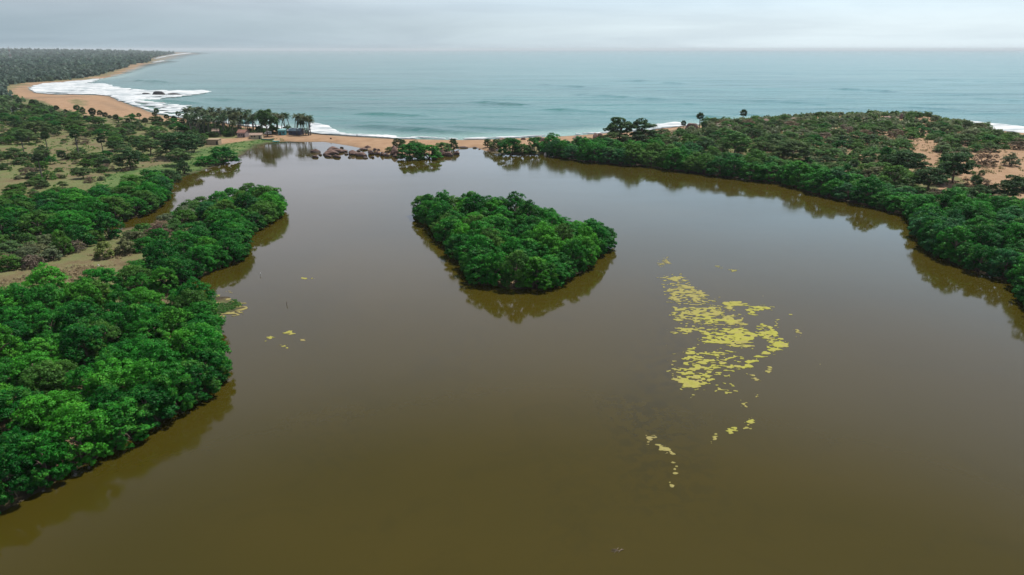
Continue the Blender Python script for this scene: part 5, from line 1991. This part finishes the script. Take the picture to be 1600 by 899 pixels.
# lattice mast far inland
p = at(18, 96)
zb = float(height(p[:1], p[1:])[0])
root = link('radio_mast', None, None, (p[0], p[1], zb))
tag(root, 'tall lattice mast with faded red and white bands rising over the far forest', 'mast')
HM = 60.0
nsec = 6
for s in range(nsec):
    z0, z1 = HM * s / nsec, HM * (s + 1) / nsec
    w0, w1 = 3.4 * (1 - z0 / HM) + .8, 3.4 * (1 - z1 / HM) + .8
    bm = bmesh.new()
    c0 = [(w0 * a, w0 * b, z0) for a, b in ((-1, -1), (1, -1), (1, 1), (-1, 1))]
    c1 = [(w1 * a, w1 * b, z1) for a, b in ((-1, -1), (1, -1), (1, 1), (-1, 1))]
    for i in range(4):
        tube(bm, [c0[i], c1[i]], .30, 5); tube(bm, [c0[i], c1[(i + 1) % 4]], .17, 4); tube(bm, [c0[(i + 1) % 4], c1[i]], .17, 4); tube(bm, [c0[i], c0[(i + 1) % 4]], .17, 4)
    link('mast_section', bm_mesh('mast_section', bm, M['mast_red'] if s % 2 == 0 else M['mast_white']), root)
bm = bmesh.new(); tube(bm, [(0, 0, HM), (0, 0, HM + 7)], .3, 5); link('aerial', bm_mesh('aerial', bm, M['mast_red']), root)

# ------------------------------------------------------------------ far forest on the left, to the horizon
random.seed(91)


def forest_items(n, y0, y1, sz, seed):
    g = np.random.default_rng(seed)
    u = g.random(n)
    D = np.exp(np.log(y0) + u * (np.log(y1) - np.log(y0)))
    A = g.uniform(-0.80, -0.43, n)
    X, Y = A * D, D
    Z, DL, DS = height(X, Y, True)
    open_ = sstep(0.50, 0.62, fbm(X / 90, Y / 120, 5, 3)) * (1 - sstep(900, 1500, D))
    ok = (DS > 30) & (DL > 20) & (g.random(n) > open_ * 0.8) & (sdist(SAND_POLY[1], X, Y) < -6)
    X, Y, Z, D = X[ok], Y[ok], Z[ok], D[ok]
    return [dict(x=a, y=b, z=c - 0.3, r=sz(d) * g.uniform(0.7, 1.25), h=sz(d) * g.uniform(0.9, 1.6), t=float(np.clip(g.normal(0.45, 0.2), 0, 1))) for a, b, c, d in zip(X, Y, Z, D)]


near_trees = forest_items(520, 560, 900, lambda d: 3.6, 1)
o = realise(near_trees, 'far_forest', 'loose dark woodland beyond the wide beach', 60, M['scrub'], 'woodland', 0.17)
o.color = col4('dull', .01)
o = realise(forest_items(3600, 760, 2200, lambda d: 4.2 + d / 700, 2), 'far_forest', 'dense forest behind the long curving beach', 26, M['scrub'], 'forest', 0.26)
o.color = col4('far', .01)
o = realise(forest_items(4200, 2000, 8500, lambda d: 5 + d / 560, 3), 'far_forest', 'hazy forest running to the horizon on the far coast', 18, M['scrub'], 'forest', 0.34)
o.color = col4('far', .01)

# ------------------------------------------------------------------ grass tufts and litter on the open ground
random.seed(95)
tv, tf, tt = [], [], []
g = np.random.default_rng(95)


def tufts(poly, n, s0, s1):
    P = poly
    X = g.uniform(P.min(0), P.max(0), (n * 4, 2))
    X = X[inside(P, X[:, 0], X[:, 1])]
    keepn = fbm(X[:, 0] / 7, X[:, 1] / 7, 77, 3) > 0.47
    X = X[keepn][:n]
    Z = height(X[:, 0], X[:, 1])
    C, Nn = [], []
    for (x, y), z in zip(X, Z):
        s = g.uniform(s0, s1)
        for k in range(9):
            e = g.normal(size=3); e[2] = abs(e[2]); e /= np.linalg.norm(e)
            C.append((x + e[0] * s, y + e[1] * s, z + e[2] * s * 0.7)); Nn.append(e + g.normal(size=3) * 0.4)
    C, Nn = np.array(C), np.array(Nn); Nn /= np.linalg.norm(Nn, axis=1)[:, None]
    return leaf_quads(C, Nn, (s0 + s1) * 0.42, np.clip(g.normal(0.5, 0.2, len(C)), 0, 1))


for poly, n, s0, s1, tint, lab in [
    (pts([(-100, 480), (0, 440), (60, 425), (110, 410), (150, 396), (205, 388), (215, 400), (150, 430), (90, 470), (0, 500)], .3), 700, .25, .6, 'straw', 'dry tussocks on the open grass behind the spit'),
    (FP, 3200, .4, 1.2, 'olive', 'low weeds and tussocks over the brown field'),
    (pts(LUSH_PX[0], .9), 700, .2, .6, 'fresh', 'bright grass tussocks on the green bank'),
    (DP, 2600, .4, 1.1, 'straw', 'low dry growth between the dune bushes'),
    (pts([(320, 466), (345, 463), (368, 468), (380, 477), (372, 487), (352, 493), (325, 494)], .1), 420, .15, .32, 'fresh', 'green reeds covering the little islet beside the near stand'),
]:
    V, F, T = tufts(poly, n, s0, s1)
    o = link('grass', mesh('grass', V, F, M['scrub'], False, {'tone': T}))
    o.color = col4(tint, .01)
    tag(o, lab, 'grass', None, 'stuff')

# ------------------------------------------------------------------ haze over land and sea
hm_, N, L = bpy.data.materials.new('haze'), None, None
hm_.use_nodes = True
N, L = hm_.node_tree.nodes, hm_.node_tree.links
N.clear()
out = N.new('ShaderNodeOutputMaterial')
vol = N.new('ShaderNodeVolumePrincipled')
vol.inputs['Color'].default_value = (0.76, 0.83, 0.87, 1)
vol.inputs['Density'].default_value = 4.8e-5
L.new(vol.outputs[0], out.inputs['Volume'])
bm = bmesh.new()
bm_box(bm, (3000, 14500, 34.5), (66000, 38000, 83))
hz = link('haze', bm_mesh('haze', bm, hm_))
hz['kind'] = 'stuff'
hz['label'] = 'thin sea haze over the coast'
